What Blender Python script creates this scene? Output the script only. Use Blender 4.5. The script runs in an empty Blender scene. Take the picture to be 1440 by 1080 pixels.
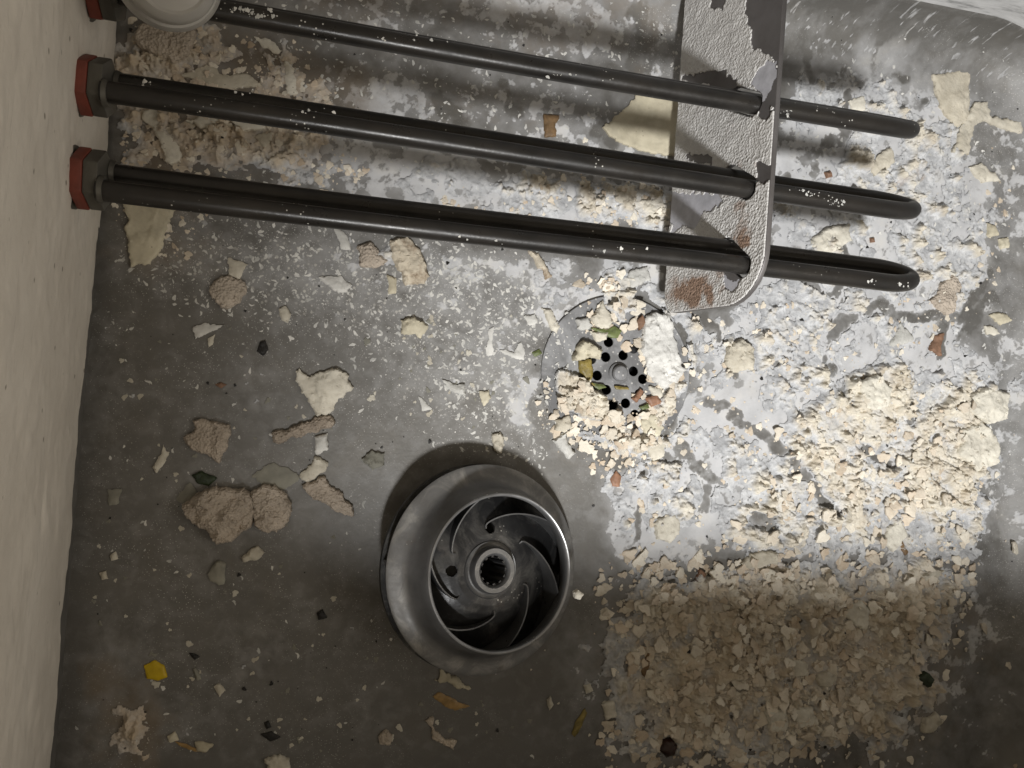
import bpy, bmesh, math, random
import numpy as np
from mathutils import Vector, Matrix
from mathutils.geometry import delaunay_2d_cdt

# ---------------------------------------------------------------- camera, light, exposure
SC = bpy.context.scene
COL = SC.collection
H = 0.37                       # camera height over the basin floor
TILT = math.radians(11.75)
FPX = 1082.0                   # focal length in pixels of the 1440 px wide picture
cam = bpy.data.cameras.new('camera')
cam.sensor_width = 36.0
cam.lens = 36.0 * FPX / 1440.0
cam.clip_start = 0.01
cam.clip_end = 20.0
cam_o = bpy.data.objects.new('camera', cam)
cam_o.location = (0, 0, H)
cam_o.rotation_euler = (0, -TILT, 0)
COL.objects.link(cam_o)
SC.camera = cam_o

world = bpy.data.worlds.new('World')
SC.world = world
world.use_nodes = True
bgn = world.node_tree.nodes['Background']
# a dim warm room: the photographer leans over the tub, so straight above is darker than the sides
wtc = world.node_tree.nodes.new('ShaderNodeTexCoord')
wsx = world.node_tree.nodes.new('ShaderNodeSeparateXYZ')
wrp = world.node_tree.nodes.new('ShaderNodeValToRGB')
wrp.color_ramp.elements[0].position = 0.55
wrp.color_ramp.elements[0].color = (1.0, 0.86, 0.66, 1)
wrp.color_ramp.elements[1].position = 0.93
wrp.color_ramp.elements[1].color = (0.32, 0.265, 0.19, 1)
world.node_tree.links.new(wtc.outputs['Generated'], wsx.inputs[0])
world.node_tree.links.new(wsx.outputs['Z'], wrp.inputs['Fac'])
world.node_tree.links.new(wrp.outputs['Color'], bgn.inputs['Color'])
bgn.inputs['Strength'].default_value = 0.54

ROT = math.radians(-4.25)      # the basin is turned a little in the picture
E1 = np.array([math.cos(ROT), math.sin(ROT), 0.0])
E2 = np.array([-math.sin(ROT), math.cos(ROT), 0.0])


def W(s, t, z=0.0):
    return Vector((E1[0] * s + E2[0] * t, E1[1] * s + E2[1] * t, z))


def spot(name, loc, aim, energy, size, angle, blend, color):
    l = bpy.data.lights.new(name, 'SPOT')
    l.energy = energy
    l.color = color
    l.shadow_soft_size = size
    l.spot_size = angle
    l.spot_blend = blend
    o = bpy.data.objects.new(name, l)
    o.location = loc
    o.rotation_euler = (Vector(aim) - Vector(loc)).to_track_quat('-Z', 'Y').to_euler()
    COL.objects.link(o)
    return o


spot('torch_lamp', W(0.02, -0.505, 0.90), W(0.228, 0.045, 0.0), 58.0, 0.044, math.radians(33.5), 1.0, (1.0, 0.995, 0.985))

rl = bpy.data.lights.new('room_lamp', 'AREA')
rl.shape = 'RECTANGLE'
rl.size = 0.5
rl.size_y = 0.35
rl.energy = 3.6
rl.color = (1.0, 0.92, 0.81)
rlo = bpy.data.objects.new('room_lamp', rl)
rlo.location = W(0.95, -0.22, 0.88)
rlo.rotation_euler = (W(-0.1, -0.02, 0.08) - rlo.location).to_track_quat('-Z', 'Y').to_euler()
COL.objects.link(rlo)

SC.view_settings.view_transform = 'Standard'
SC.view_settings.look = 'None'
SC.view_settings.exposure = 0.0
SC.view_settings.gamma = 1.0
SC.cycles.max_bounces = 6
SC.cycles.diffuse_bounces = 3
SC.cycles.glossy_bounces = 3
SC.cycles.caustics_reflective = False
SC.cycles.caustics_refractive = False
SC.cycles.use_denoising = True

RNG = np.random.RandomState(7)
random.seed(7)
CT, ST = math.cos(TILT), math.sin(TILT)


def P(px, py, z=0.0):
    """the point at height z seen at a place of the 1440 x 1080 picture"""
    u = (px - 720) / FPX
    v = (py - 540) / FPX
    d = ((u * CT + ST), -v, (u * ST - CT))
    k = (z - H) / d[2]
    return Vector((d[0] * k, d[1] * k, z))


def PROJ(x, y, z):
    dx, dy, dz = x, y, z - H
    xr = dx * CT + dz * ST
    f = dx * ST - dz * CT
    return 720 + FPX * xr / f, 540 - FPX * dy / f


# ---------------------------------------------------------------- noise on numpy arrays
def vnoise(x, y, seed):
    r = np.random.RandomState(seed)
    T = r.rand(128, 128).astype(np.float32)
    xi = np.floor(x).astype(np.int64)
    yi = np.floor(y).astype(np.int64)
    fx = (x - xi)
    fy = (y - yi)
    fx = fx * fx * fx * (fx * (fx * 6 - 15) + 10)
    fy = fy * fy * fy * (fy * (fy * 6 - 15) + 10)
    a = T[yi % 128, xi % 128]
    b = T[yi % 128, (xi + 1) % 128]
    c = T[(yi + 1) % 128, xi % 128]
    d = T[(yi + 1) % 128, (xi + 1) % 128]
    return (a * (1 - fx) + b * fx) * (1 - fy) + (c * (1 - fx) + d * fx) * fy


def fbm(x, y, scale, octaves, seed, gain=0.55):
    """about -1 .. 1, cell size 'scale' metres"""
    s = 0.0
    a = 1.0
    n = 0.0
    f = 1.0 / scale
    for o in range(octaves):
        ang = 0.6 * o
        ca, sa = math.cos(ang), math.sin(ang)
        s = s + a * (vnoise((x * ca - y * sa) * f + 37.1 * o + 50, (x * sa + y * ca) * f + 11.7 * o + 50, seed + o) * 2 - 1)
        n += a
        a *= gain
        f *= 2.0
    return s / n * 1.6


def worley(x, y, scale, seed):
    r = np.random.RandomState(seed)
    J = r.rand(128, 128, 3).astype(np.float32)
    gx = x / scale + 60
    gy = y / scale + 60
    xi = np.floor(gx).astype(np.int64)
    yi = np.floor(gy).astype(np.int64)
    f1 = np.full(x.shape, 9.0, np.float32)
    f2 = np.full(x.shape, 9.0, np.float32)
    idv = np.zeros(x.shape, np.float32)
    for dy in (-1, 0, 1):
        for dx in (-1, 0, 1):
            j = J[(yi + dy) % 128, (xi + dx) % 128]
            d = np.hypot(xi + dx + j[..., 0] - gx, yi + dy + j[..., 1] - gy)
            nearer = d < f1
            f2 = np.where(nearer, f1, np.minimum(f2, d))
            idv = np.where(nearer, j[..., 2], idv)
            f1 = np.where(nearer, d, f1)
    return f1, f2, idv


def sstep(a, b, x):
    t = np.clip((x - a) / (b - a), 0, 1)
    return t * t * (3 - 2 * t)


# ---------------------------------------------------------------- maps of the deposits and the painted rod shadows
RS = 4
RX0, RY0, RX1, RY1 = -240, -240, 1680, 1320
RW, RH = (RX1 - RX0) // RS, (RY1 - RY0) // RS
_gx, _gy = np.meshgrid(RX0 + (np.arange(RW) + 0.5) * RS, RY0 + (np.arange(RH) + 0.5) * RS)


def blur(a, px):
    k = max(1, int(round(px / RS)))
    for _ in range(3):
        for ax in (0, 1):
            p = np.pad(a, [(k, k) if i == ax else (0, 0) for i in (0, 1)], mode='edge')
            c = np.cumsum(p, axis=ax)
            z = np.zeros_like(np.take(c, [0], axis=ax))
            c = np.concatenate([z, c], axis=ax)
            n = a.shape[ax]
            hi = np.take(c, range(2 * k + 1, 2 * k + 1 + n), axis=ax)
            lo = np.take(c, range(0, n), axis=ax)
            a = (hi - lo) / (2 * k + 1)
    return a


def inpoly(x, y, poly):
    ins = np.zeros(x.shape, bool)
    n = len(poly)
    for i in range(n):
        x0, y0 = poly[i]
        x1, y1 = poly[(i + 1) % n]
        if y0 == y1:
            continue
        c = ((y0 > y) != (y1 > y)) & (x < (x1 - x0) * (y - y0) / (y1 - y0) + x0)
        ins ^= c
    return ins


def paint(layers, mode='max'):
    out = np.zeros((RH, RW))
    for poly, v, b in layers:
        m = blur(inpoly(_gx, _gy, poly).astype(float), b) * v
        out = np.maximum(out, m) if mode == 'max' else out + m
    return out


def lines(ls):
    out = np.zeros((RH, RW))
    for pts, w in ls:
        for (x0, y0), (x1, y1) in zip(pts[:-1], pts[1:]):
            L2 = (x1 - x0) ** 2 + (y1 - y0) ** 2 + 1e-9
            t = np.clip(((_gx - x0) * (x1 - x0) + (_gy - y0) * (y1 - y0)) / L2, 0, 1)
            d = np.hypot(_gx - x0 - t * (x1 - x0), _gy - y0 - t * (y1 - y0))
            out = np.maximum(out, np.clip(1.6 - d / w, 0, 1))
    return out


def sample(r, px, py):
    x = np.clip((px - RX0) / RS - 0.5, 0, RW - 1.001)
    y = np.clip((py - RY0) / RS - 0.5, 0, RH - 1.001)
    xi = x.astype(int)
    yi = y.astype(int)
    fx = x - xi
    fy = y - yi
    return (r[yi, xi] * (1 - fx) + r[yi, xi + 1] * fx) * (1 - fy) + (r[yi + 1, xi] * (1 - fx) + r[yi + 1, xi + 1] * fx) * fy


FILM = paint([
    ([(1100, 70), (1180, 95), (1240, 80), (1310, 105), (1385, 130), (1400, 200), (1385, 300), (1375, 420), (1395, 560),
      (1385, 700), (1330, 780), (1200, 800), (1000, 790), (860, 770), (840, 700), (900, 640), (960, 560), (950, 440), (1080, 420)], .98, 12),
    ([(560, 195), (965, 250), (965, 345), (480, 275)], .92, 14),
    ([(400, 180), (570, 200), (560, 295), (400, 265)], .62, 16),
    ([(330, 50), (960, 140), (960, 235), (330, 150)], .58, 18),
    ([(280, -150), (970, -150), (970, 120), (280, 20)], .56, 22),
    ([(600, 335), (960, 380), (960, 440), (790, 450), (640, 405)], .74, 14),
    ([(692, 505), (748, 505), (745, 600), (702, 605)], .85, 9),
    ([(770, 600), (960, 560), (950, 700), (800, 660)], .55, 14),
    ([(158, 20), (430, 60), (490, 190), (450, 270), (150, 280)], .6, 14),
    ([(180, 290), (520, 320), (760, 370), (760, 520), (640, 540), (520, 470), (400, 440), (180, 400)], .34, 20),
    ([(850, 775), (1400, 770), (1380, 980), (1250, 1060), (880, 1090), (840, 900)], .62, 34),
    ([(1240, 800), (1330, 780), (1390, 900), (1360, 1000), (1300, 960)], .6, 12),
    ([(140, 920), (250, 920), (240, 1080), (130, 1080)], .42, 20),
    ([(1330, 960), (1420, 880), (1440, 1000), (1330, 1080), (1180, 1075)], .42, 14),
    ([(640, 340), (760, 360), (780, 520), (760, 600), (650, 500)], .42, 20),
    ([(1385, 100), (1480, 90), (1480, 1000), (1400, 900), (1385, 760)], .46, 16),
])
GRIME_SHADE = paint([
    ([(150, 10), (460, 60), (560, 120), (500, 240), (420, 270), (150, 280)], .8, 22),
    ([(380, -100), (960, -80), (960, 110), (380, 30)], .5, 26),  # brown soil, with the far rod's soft shadow painted in
    ([(420, 70), (800, 150), (800, 190), (420, 140)], .5, 20),  # soft shadow band of the middle rod, painted as brown tone
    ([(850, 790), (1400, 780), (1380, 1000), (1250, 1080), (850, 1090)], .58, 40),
    ([(130, 940), (240, 940), (240, 1090), (130, 1090)], .8, 14),
    ([(150, 270), (330, 300), (320, 420), (150, 400)], .6, 22),
    ([(1160, 480), (1400, 560), (1400, 790), (1000, 790), (1080, 660)], .3, 30),
])
CRUST = paint([
    ([(1130, 560), (1250, 500), (1400, 530), (1400, 770), (1320, 790), (1000, 790), (1000, 720), (1080, 640)], .95, 16),
    ([(850, 800), (1000, 770), (1360, 770), (1340, 930), (1290, 1000), (1220, 1070), (880, 1070)], .95, 30),
    ([(1100, 90), (1380, 120), (1395, 300), (1370, 420), (1390, 560), (1130, 600), (960, 560), (960, 440), (1090, 420)], .58, 14),
    ([(850, 760), (840, 690), (960, 580), (1100, 640), (1000, 740)], .6, 12),
    ([(765, 512), (805, 515), (835, 545), (868, 550), (872, 572), (850, 602), (815, 592), (788, 570)], 1.15, 5),
    ([(840, 402), (895, 400), (900, 445), (870, 462), (845, 440)], 1.2, 5),
    ([(790, 600), (850, 608), (905, 605), (935, 640), (880, 650), (800, 640)], .8, 6),
    ([(895, 545), (960, 535), (945, 610), (900, 625)], 1.05, 6),
    ([(895, 395), (970, 430), (968, 545), (950, 545), (942, 450), (905, 435)], 1.05, 6),
    ([(800, 250), (950, 255), (955, 330), (815, 312)], 1.0, 8),
    ([(600, 215), (960, 260), (955, 340), (520, 275)], .6, 12),
    ([(158, 20), (430, 60), (490, 190), (450, 270), (150, 280)], .68, 14),
    ([(640, 350), (940, 385), (900, 440), (780, 430)], .5, 12),
    ([(505, 345), (545, 380), (600, 400), (605, 350), (560, 335)], .8, 6),
    ([(150, 985), (215, 975), (228, 1040), (190, 1080), (140, 1060)], .72, 12),
])
VEINS = lines([
    ([(960, 640), (1020, 690), (1060, 722), (1095, 738)], 8), ([(990, 566), (1020, 580), (1060, 612), (1108, 642)], 8),
    ([(1118, 658), (1140, 690), (1163, 720)], 6), ([(1160, 508), (1180, 545), (1202, 572)], 6),
    ([(1025, 527), (1075, 525), (1095, 500), (1150, 496), (1175, 470), (1192, 445), (1232, 434), (1290, 441), (1330, 448), (1356, 445), (1377, 420), (1388, 390)], 6),
    ([(1196, 180), (1152, 228), (1108, 264)], 11), ([(1128, 70), (1132, 110)], 5), ([(1218, 60), (1222, 120), (1192, 132), (1180, 160)], 6),
    ([(1222, 122), (1270, 108)], 4), ([(1180, 95), (1184, 112), (1156, 128)], 4), ([(1290, 155), (1300, 140), (1314, 140)], 4),
    ([(757, 480), (757, 640)], 11), ([(950, 560), (942, 610)], 8), ([(900, 640), (960, 650)], 8),
    ([(890, 660), (900, 700), (895, 745)], 4), ([(820, 640), (900, 665)], 8), ([(620, 130), (650, 170)], 9), ([(710, 130), (725, 165)], 8),
    ([(840, 175), (860, 200)], 10), ([(900, 30), (905, 90)], 14), ([(1330, 447), (1330, 520)], 5), ([(1400, 420), (1360, 470)], 7),
    ([(1270, 610), (1300, 580)], 5), ([(1000, 690), (985, 720)], 5), ([(1215, 640), (1300, 690)], 4), ([(1130, 380), (1180, 420)], 6),
    ([(1190, 350), (1180, 420)], 6), ([(980, 440), (1000, 480)], 5), ([(945, 800), (1030, 800), (1100, 790)], 8), ([(1110, 790), (1108, 820)], 8),
])
# rings of bare steel around the strainer
_DC = (866, 525)
_rd = np.hypot(_gx - _DC[0], _gy - _DC[1])

# ---------------------------------------------------------------- mesh helpers


def tri_mesh(name, V, F, attrs=None, smooth=False):
    V = np.asarray(V, np.float32)
    F = np.asarray(F, np.int32)
    k = F.shape[1]
    me = bpy.data.meshes.new(name)
    me.vertices.add(len(V))
    me.vertices.foreach_set('co', V.ravel())
    me.loops.add(F.size)
    me.loops.foreach_set('vertex_index', F.ravel())
    me.polygons.add(len(F))
    me.polygons.foreach_set('loop_start', np.arange(0, F.size, k, dtype=np.int32))
    me.polygons.foreach_set('loop_total', np.full(len(F), k, np.int32))
    me.polygons.foreach_set('use_smooth', np.full(len(F), bool(smooth)))
    me.update(calc_edges=True)
    for n, a in (attrs or {}).items():
        at = me.attributes.new(n, 'FLOAT', 'POINT')
        at.data.foreach_set('value', np.asarray(a, np.float32).ravel())
    me.validate()
    return me


def link(name, me, m, parent=None):
    o = bpy.data.objects.new(name, me)
    if m is not None:
        if len(o.data.materials) == 0:
            o.data.materials.append(m)
    COL.objects.link(o)
    if parent is not None:
        o.parent = parent
    return o


def thing(name, label, cat, loc=(0, 0, 0), rot=(0, 0, 0), group=None):
    o = bpy.data.objects.new(name, None)
    o.empty_display_size = 0.01
    COL.objects.link(o)
    o.location = loc
    o.rotation_euler = rot
    tag(o, label, cat, group)
    return o


def tag(o, label, cat, group=None):
    o['label'] = label
    o['category'] = cat
    if group:
        o['group'] = group
    return o


def bm_mesh(name, bm, smooth=True, sharp=40):
    bmesh.ops.recalc_face_normals(bm, faces=bm.faces[:])
    me = bpy.data.meshes.new(name)
    bm.to_mesh(me)
    bm.free()
    if smooth:
        me.polygons.foreach_set('use_smooth', np.ones(len(me.polygons), bool))
        me.set_sharp_from_angle(angle=math.radians(sharp))
    return me


def lathe(profile, n=96, closed=False):
    bm = bmesh.new()
    rings = []
    for r, z in profile:
        if r < 1e-7:
            rings.append([bm.verts.new((0, 0, z))])
        else:
            rings.append([bm.verts.new((r * math.cos(2 * math.pi * i / n), r * math.sin(2 * math.pi * i / n), z)) for i in range(n)])
    pairs = list(zip(rings[:-1], rings[1:]))
    if closed:
        pairs.append((rings[-1], rings[0]))
    for a, b in pairs:
        for i in range(n):
            j = (i + 1) % n
            if len(a) == 1 and len(b) == 1:
                continue
            if len(a) == 1:
                bm.faces.new((a[0], b[i], b[j]))
            elif len(b) == 1:
                bm.faces.new((a[i], b[0], a[j]))
            else:
                bm.faces.new((a[i], b[i], b[j], a[j]))
    return bm


def flat_with_holes(name, loops, thick, bevel=0.0, res=1):
    """2D outline loops (first the outside, then the holes) made into a plate, thickness along z"""
    cu = bpy.data.curves.new(name, 'CURVE')
    cu.dimensions = '2D'
    cu.fill_mode = 'BOTH'
    cu.extrude = thick / 2
    cu.bevel_depth = bevel
    cu.bevel_resolution = 1
    for lp in loops:
        sp = cu.splines.new('POLY')
        sp.points.add(len(lp) - 1)
        for p, q in zip(sp.points, lp):
            p.co = (q[0], q[1], 0, 1)
        sp.use_cyclic_u = True
    tmp = bpy.data.objects.new(name, cu)
    COL.objects.link(tmp)
    dg = bpy.context.evaluated_depsgraph_get()
    me = bpy.data.meshes.new_from_object(tmp.evaluated_get(dg))
    bpy.data.objects.remove(tmp)
    bpy.data.curves.remove(cu)
    me.name = name
    return me


def circle(cx, cy, r, n=32):
    return [(cx + r * math.cos(2 * math.pi * i / n), cy + r * math.sin(2 * math.pi * i / n)) for i in range(n)]


# ---------------------------------------------------------------- materials


class MB:
    def __init__(s, name):
        s.m = bpy.data.materials.new(name)
        s.m.use_nodes = True
        s.nt = s.m.node_tree
        s.b = s.nt.nodes['Principled BSDF']
        s.tc = None

    def n(s, t, **kw):
        x = s.nt.nodes.new(t)
        for k, v in kw.items():
            setattr(x, k, v)
        return x

    def l(s, a, b):
        s.nt.links.new(a, b)

    def coord(s):
        if s.tc is None:
            s.tc = s.n('ShaderNodeTexCoord')
        return s.tc.outputs['Object']

    def noise(s, scale, detail=6, rough=.6, dist=0.0, stretch=None):
        x = s.n('ShaderNodeTexNoise')
        x.inputs['Scale'].default_value = scale
        x.inputs['Detail'].default_value = detail
        x.inputs['Roughness'].default_value = rough
        x.inputs['Distortion'].default_value = dist
        if stretch:
            mp = s.n('ShaderNodeMapping')
            mp.inputs['Scale'].default_value = stretch
            s.l(s.coord(), mp.inputs['Vector'])
            s.l(mp.outputs['Vector'], x.inputs['Vector'])
        else:
            s.l(s.coord(), x.inputs['Vector'])
        return x.outputs['Fac']

    def voro(s, scale, feature='F1', rnd=1.0):
        x = s.n('ShaderNodeTexVoronoi', feature=feature)
        x.inputs['Scale'].default_value = scale
        x.inputs['Randomness'].default_value = rnd
        s.l(s.coord(), x.inputs['Vector'])
        return x.outputs['Distance']

    def attr(s, name):
        x = s.n('ShaderNodeAttribute', attribute_name=name)
        return x.outputs['Fac']

    def ramp(s, fac, stops):
        x = s.n('ShaderNodeValToRGB')
        el = x.color_ramp.elements
        while len(el) < len(stops):
            el.new(0.5)
        for e, (p, c) in zip(el, stops):
            e.position = p
            e.color = (c[0], c[1], c[2], 1) if not isinstance(c, (int, float)) else (c, c, c, 1)
        s.l(fac, x.inputs['Fac'])
        return x.outputs['Color']

    def mix(s, fac, a, b, blend='MIX'):
        x = s.n('ShaderNodeMix', data_type='RGBA', blend_type=blend)
        for key, v in ((0, fac), (6, a), (7, b)):
            if isinstance(v, (int, float)):
                x.inputs[key].default_value = v
            elif isinstance(v, tuple):
                x.inputs[key].default_value = (v[0], v[1], v[2], 1)
            else:
                s.l(v, x.inputs[key])
        return x.outputs[2]

    def math(s, op, a, b=0.0, clamp=False):
        x = s.n('ShaderNodeMath', operation=op, use_clamp=clamp)
        for i, v in ((0, a), (1, b)):
            if isinstance(v, (int, float)):
                x.inputs[i].default_value = v
            else:
                s.l(v, x.inputs[i])
        return x.outputs[0]

    def set(s, key, v):
        if isinstance(v, (int, float)):
            s.b.inputs[key].default_value = v
        elif isinstance(v, tuple):
            s.b.inputs[key].default_value = (v[0], v[1], v[2], 1)
        else:
            s.l(v, s.b.inputs[key])

    def bump(s, h, strength, dist, prev=None):
        x = s.n('ShaderNodeBump')
        x.inputs['Strength'].default_value = strength
        x.inputs['Distance'].default_value = dist
        s.l(h, x.inputs['Height'])
        if prev is not None:
            s.l(prev, x.inputs['Normal'])
        return x.outputs['Normal']


def mat_floor():
    m = MB('soiled_steel_floor')
    streak = m.noise(30, 5, .6, stretch=(1, 2, 1))
    steel = m.ramp(streak, [(.3, (.138, .135, .128)), (.7, (.170, .166, .158))])
    mott = m.noise(9, 5, .6)
    steel = m.mix(m.math('MULTIPLY', mott, .45), steel, (.128, .116, .096))
    film = m.attr('film')
    fine = m.noise(420, 4, .65)
    mid = m.noise(130, 5, .65, .4)
    f2 = m.math('ADD', film, m.math('MULTIPLY', m.math('SUBTRACT', mid, .5), .5))
    f2 = m.math('ADD', f2, m.math('MULTIPLY', m.math('SUBTRACT', fine, .5), .5))
    hz = m.math('MULTIPLY', m.math('ADD', m.attr('haze'), m.math('MULTIPLY', m.math('SUBTRACT', mid, .5), .9)), .58, True)
    cov = m.math('MAXIMUM', m.ramp(f2, [(.25, 0.0), (.6, .8), (.9, 1.0)]), hz)
    white = m.ramp(m.noise(55, 5, .6), [(.3, (.42, .425, .435)), (.55, (.56, .562, .57)), (.75, (.63, .615, .585))])
    c = m.mix(cov, steel, white)
    gr = m.attr('grime_shade')
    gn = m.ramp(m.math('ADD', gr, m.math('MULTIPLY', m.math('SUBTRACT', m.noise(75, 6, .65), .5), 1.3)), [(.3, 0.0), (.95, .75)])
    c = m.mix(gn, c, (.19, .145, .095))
    # powder specks lying flat on the steel
    v = m.voro(330)
    vm = m.ramp(v, [(.16, 1.0), (.26, 0.0)])
    spk = m.math('MULTIPLY', vm, m.ramp(m.math('ADD', m.noise(60, 3, .5), m.attr('specks')), [(.78, 0.0), (.98, 1.0)]))
    c = m.mix(spk, c, (.58, .56, .51))
    dv = m.ramp(m.voro(900), [(.12, 1.0), (.22, 0.0)])
    dust = m.math('MULTIPLY', dv, m.ramp(m.math('ADD', m.noise(33, 5, .65), m.math('MULTIPLY', m.attr('specks'), .9)), [(.50, 0.0), (.74, .9)]))
    c = m.mix(dust, c, (.58, .57, .54))
    c = m.mix(m.math('MULTIPLY', m.math('MULTIPLY', m.attr('specks'), m.ramp(mid, [(.35, .25), (.65, 1.0)])), .62, True), c, (.50, .50, .495))  # pale wash over the speckled zone, painting the lit floor brighter
    smear = m.ramp(m.noise(26, 6, .7, 1.2), [(.50, 0.0), (.72, .16)])
    c = m.mix(smear, c, (.19, .165, .125))
    m.set('Base Color', c)
    m.set('Metallic', m.math('MULTIPLY', m.math('SUBTRACT', 1.0, cov, True), .35))
    m.set('Roughness', m.ramp(m.math('ADD', cov, m.math('MULTIPLY', mott, .25)), [(0, .44), (1, .9)]))
    m.set('Normal', m.bump(m.math('ADD', m.math('MULTIPLY', cov, .8), m.math('MULTIPLY', fine, .35)), .45, .0006))
    return m.m


def mat_crust():
    m = MB('limescale_crust')
    th = m.attr('thick')
    n1 = m.noise(70, 6, .65)
    n2 = m.noise(300, 5, .65)
    white = m.ramp(n2, [(.3, (.44, .45, .465)), (.6, (.63, .635, .64))])
    greyp = m.ramp(m.math('ADD', m.noise(85, 6, .7, .6), m.math('MULTIPLY', th, -.35)), [(.34, 0.0), (.57, .85)])
    white = m.mix(greyp, white, (.32, .325, .335))
    cream = m.ramp(n1, [(.28, (.46, .40, .31)), (.45, (.60, .545, .45)), (.7, (.72, .68, .585))])
    k = m.ramp(m.math('ADD', th, m.math('MULTIPLY', m.math('SUBTRACT', n1, .5), .9)), [(.25, 0.0), (.75, 1.0)])
    c = m.mix(k, white, cream)
    gr = m.ramp(m.math('ADD', m.attr('grime_shade'), m.math('MULTIPLY', m.math('SUBTRACT', m.noise(110, 6, .65), .5), 1.5)), [(.35, 0.0), (1.1, .8)])
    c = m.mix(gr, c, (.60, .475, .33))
    rust = m.ramp(m.noise(28, 4, .7), [(.66, 0.0), (.76, .55)])
    c = m.mix(rust, c, (.40, .27, .15))
    m.set('Base Color', c)
    m.set('Roughness', .92)
    m.set('Specular IOR Level', .2)
    b = m.bump(n2, .8, .0009)
    m.set('Normal', m.bump(m.noise(900, 3, .6), .5, .0004, b))
    return m.m


def mat_chip(name, lo, hi, pore=350, pstr=.6, stain=None):
    m = MB(name)
    t = m.attr('tint')
    n = m.noise(160, 5, .65)
    f = m.math('ADD', m.math('MULTIPLY', n, .6), m.math('MULTIPLY', t, .5))
    c = m.ramp(f, [(.25, lo), (.75, hi)])
    if stain:
        c = m.mix(m.ramp(m.noise(95, 4, .65), [(.5, 0.0), (.68, .8)]), c, stain)
    big = m.ramp(m.noise(48, 6, .7), [(.36, .78), (.62, 1.05)])
    c = m.mix(1.0, c, big, 'MULTIPLY')
    dots = m.ramp(m.voro(260), [(.05, .55), (.11, 0.0)])
    c = m.mix(m.math('MULTIPLY', dots, m.ramp(m.noise(70, 2, .5), [(.5, 0.0), (.62, 1.0)])), c, (.16, .11, .07))
    m.set('Base Color', c)
    m.set('Roughness', .88)
    m.set('Specular IOR Level', .25)
    h = m.noise(pore, 5, .7)
    if pore > 500:
        h = m.math('ADD', m.math('MULTIPLY', m.voro(pore * 1.5), .9), m.math('MULTIPLY', h, .6))
    m.set('Normal', m.bump(h, pstr, .0010))
    return m.m


def mat_metal(name, lo, hi, rough=(.3, .5), metal=.9, scale=60, speck=0.0, bump=.15, dust_toplight=0.0):
    m = MB(name)
    n = m.noise(scale, 6, .65)
    c = m.ramp(n, [(.3, lo), (.7, hi)])
    if speck:
        v = m.ramp(m.voro(420), [(.10, 1.0), (.16, 0.0)])
        k = m.math('MULTIPLY', v, m.ramp(m.noise(45, 3, .5), [(1 - speck, 0.0), (1.05 - speck, 1.0)]))
        c = m.mix(k, c, (.55, .54, .5))
    if dust_toplight:
        du = m.ramp(m.noise(70, 7, .72, .8), [(.48, 0.0), (.74, dust_toplight)])
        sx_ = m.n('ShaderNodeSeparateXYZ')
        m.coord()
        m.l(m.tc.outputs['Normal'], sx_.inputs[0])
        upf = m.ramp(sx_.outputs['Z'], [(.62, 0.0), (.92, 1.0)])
        du = m.math('MULTIPLY', m.math('ADD', du, .16 if dust_toplight > .5 else 0.0), upf, True)  # dust patches, plus lit flange and dark neck painted in by facing
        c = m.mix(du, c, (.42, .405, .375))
        rs = m.ramp(m.noise(42, 5, .7), [(.60, 0.0), (.76, dust_toplight * .7)])
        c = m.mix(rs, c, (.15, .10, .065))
    m.set('Base Color', c)
    m.set('Metallic', metal)
    m.set('Roughness', m.ramp(m.noise(scale * 2.3, 5, .6), [(.3, rough[0]), (.7, rough[1])]))
    m.set('Normal', m.bump(m.noise(scale * 9, 4, .6), bump, .0004))
    return m.m


def mat_plain(name, col, rough=.6, scale=200, var=.25, bump=.3, metal=0.0):
    m = MB(name)
    lo = tuple(c * (1 - var) for c in col)
    hi = tuple(c * (1 + var) for c in col)
    m.set('Base Color', m.ramp(m.noise(scale, 5, .65), [(.3, lo), (.7, hi)]))
    m.set('Roughness', rough)
    m.set('Metallic', metal)
    m.set('Normal', m.bump(m.noise(scale * 2, 4, .6), bump, .0005))
    return m.m


def mat_strainer():
    m = MB('strainer_steel')
    n = m.noise(38, 6, .7, .5)
    c = m.mix(m.ramp(n, [(.44, 0.0), (.66, .7)]), (.16, .16, .162), (.42, .425, .435))
    v = m.ramp(m.voro(380), [(.14, 1.0), (.22, 0.0)])
    c = m.mix(m.math('MULTIPLY', v, .7), c, (.6, .59, .56))
    m.set('Base Color', c)
    m.set('Roughness', .6)
    m.set('Metallic', .15)
    m.set('Normal', m.bump(m.noise(300, 5, .6), .4, .0004))
    return m.m


M = {}
M['floor'] = mat_floor()
M['crust'] = mat_crust()
M['chip'] = mat_chip('scale_chip', (.60, .49, .37), (.83, .775, .665))
M['sliver'] = mat_chip('white_sliver', (.50, .50, .48), (.72, .71, .67))
M['cream'] = mat_chip('cream_scale', (.55, .50, .40), (.75, .715, .62))
M['white'] = mat_chip('white_scale', (.54, .535, .50), (.71, .70, .665))
M['yellow'] = mat_chip('yellowish_scale', (.52, .47, .35), (.68, .63, .49), 200, .3)
M['tan'] = mat_chip('tan_scale', (.40, .335, .27), (.58, .505, .42), 520, 1.0)
M['brown'] = mat_chip('brown_stained_scale', (.50, .42, .31), (.68, .61, .49), 300, .8, (.17, .10, .05))
M['grey'] = mat_chip('grey_film_scale', (.24, .235, .20), (.34, .33, .28), 150, .3)
M['black'] = mat_plain('charred_scrap', (.012, .011, .010), .6, 300, .4, .8)
M['seed'] = mat_plain('dark_seed', (.030, .012, .008), .35, 200, .4, .3)
M['green'] = mat_plain('green_leaf', (.12, .145, .05), .5, 260, .5, .5)
M['olive'] = mat_plain('olive_leaf', (.22, .17, .045), .5, 260, .5, .6)
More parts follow.
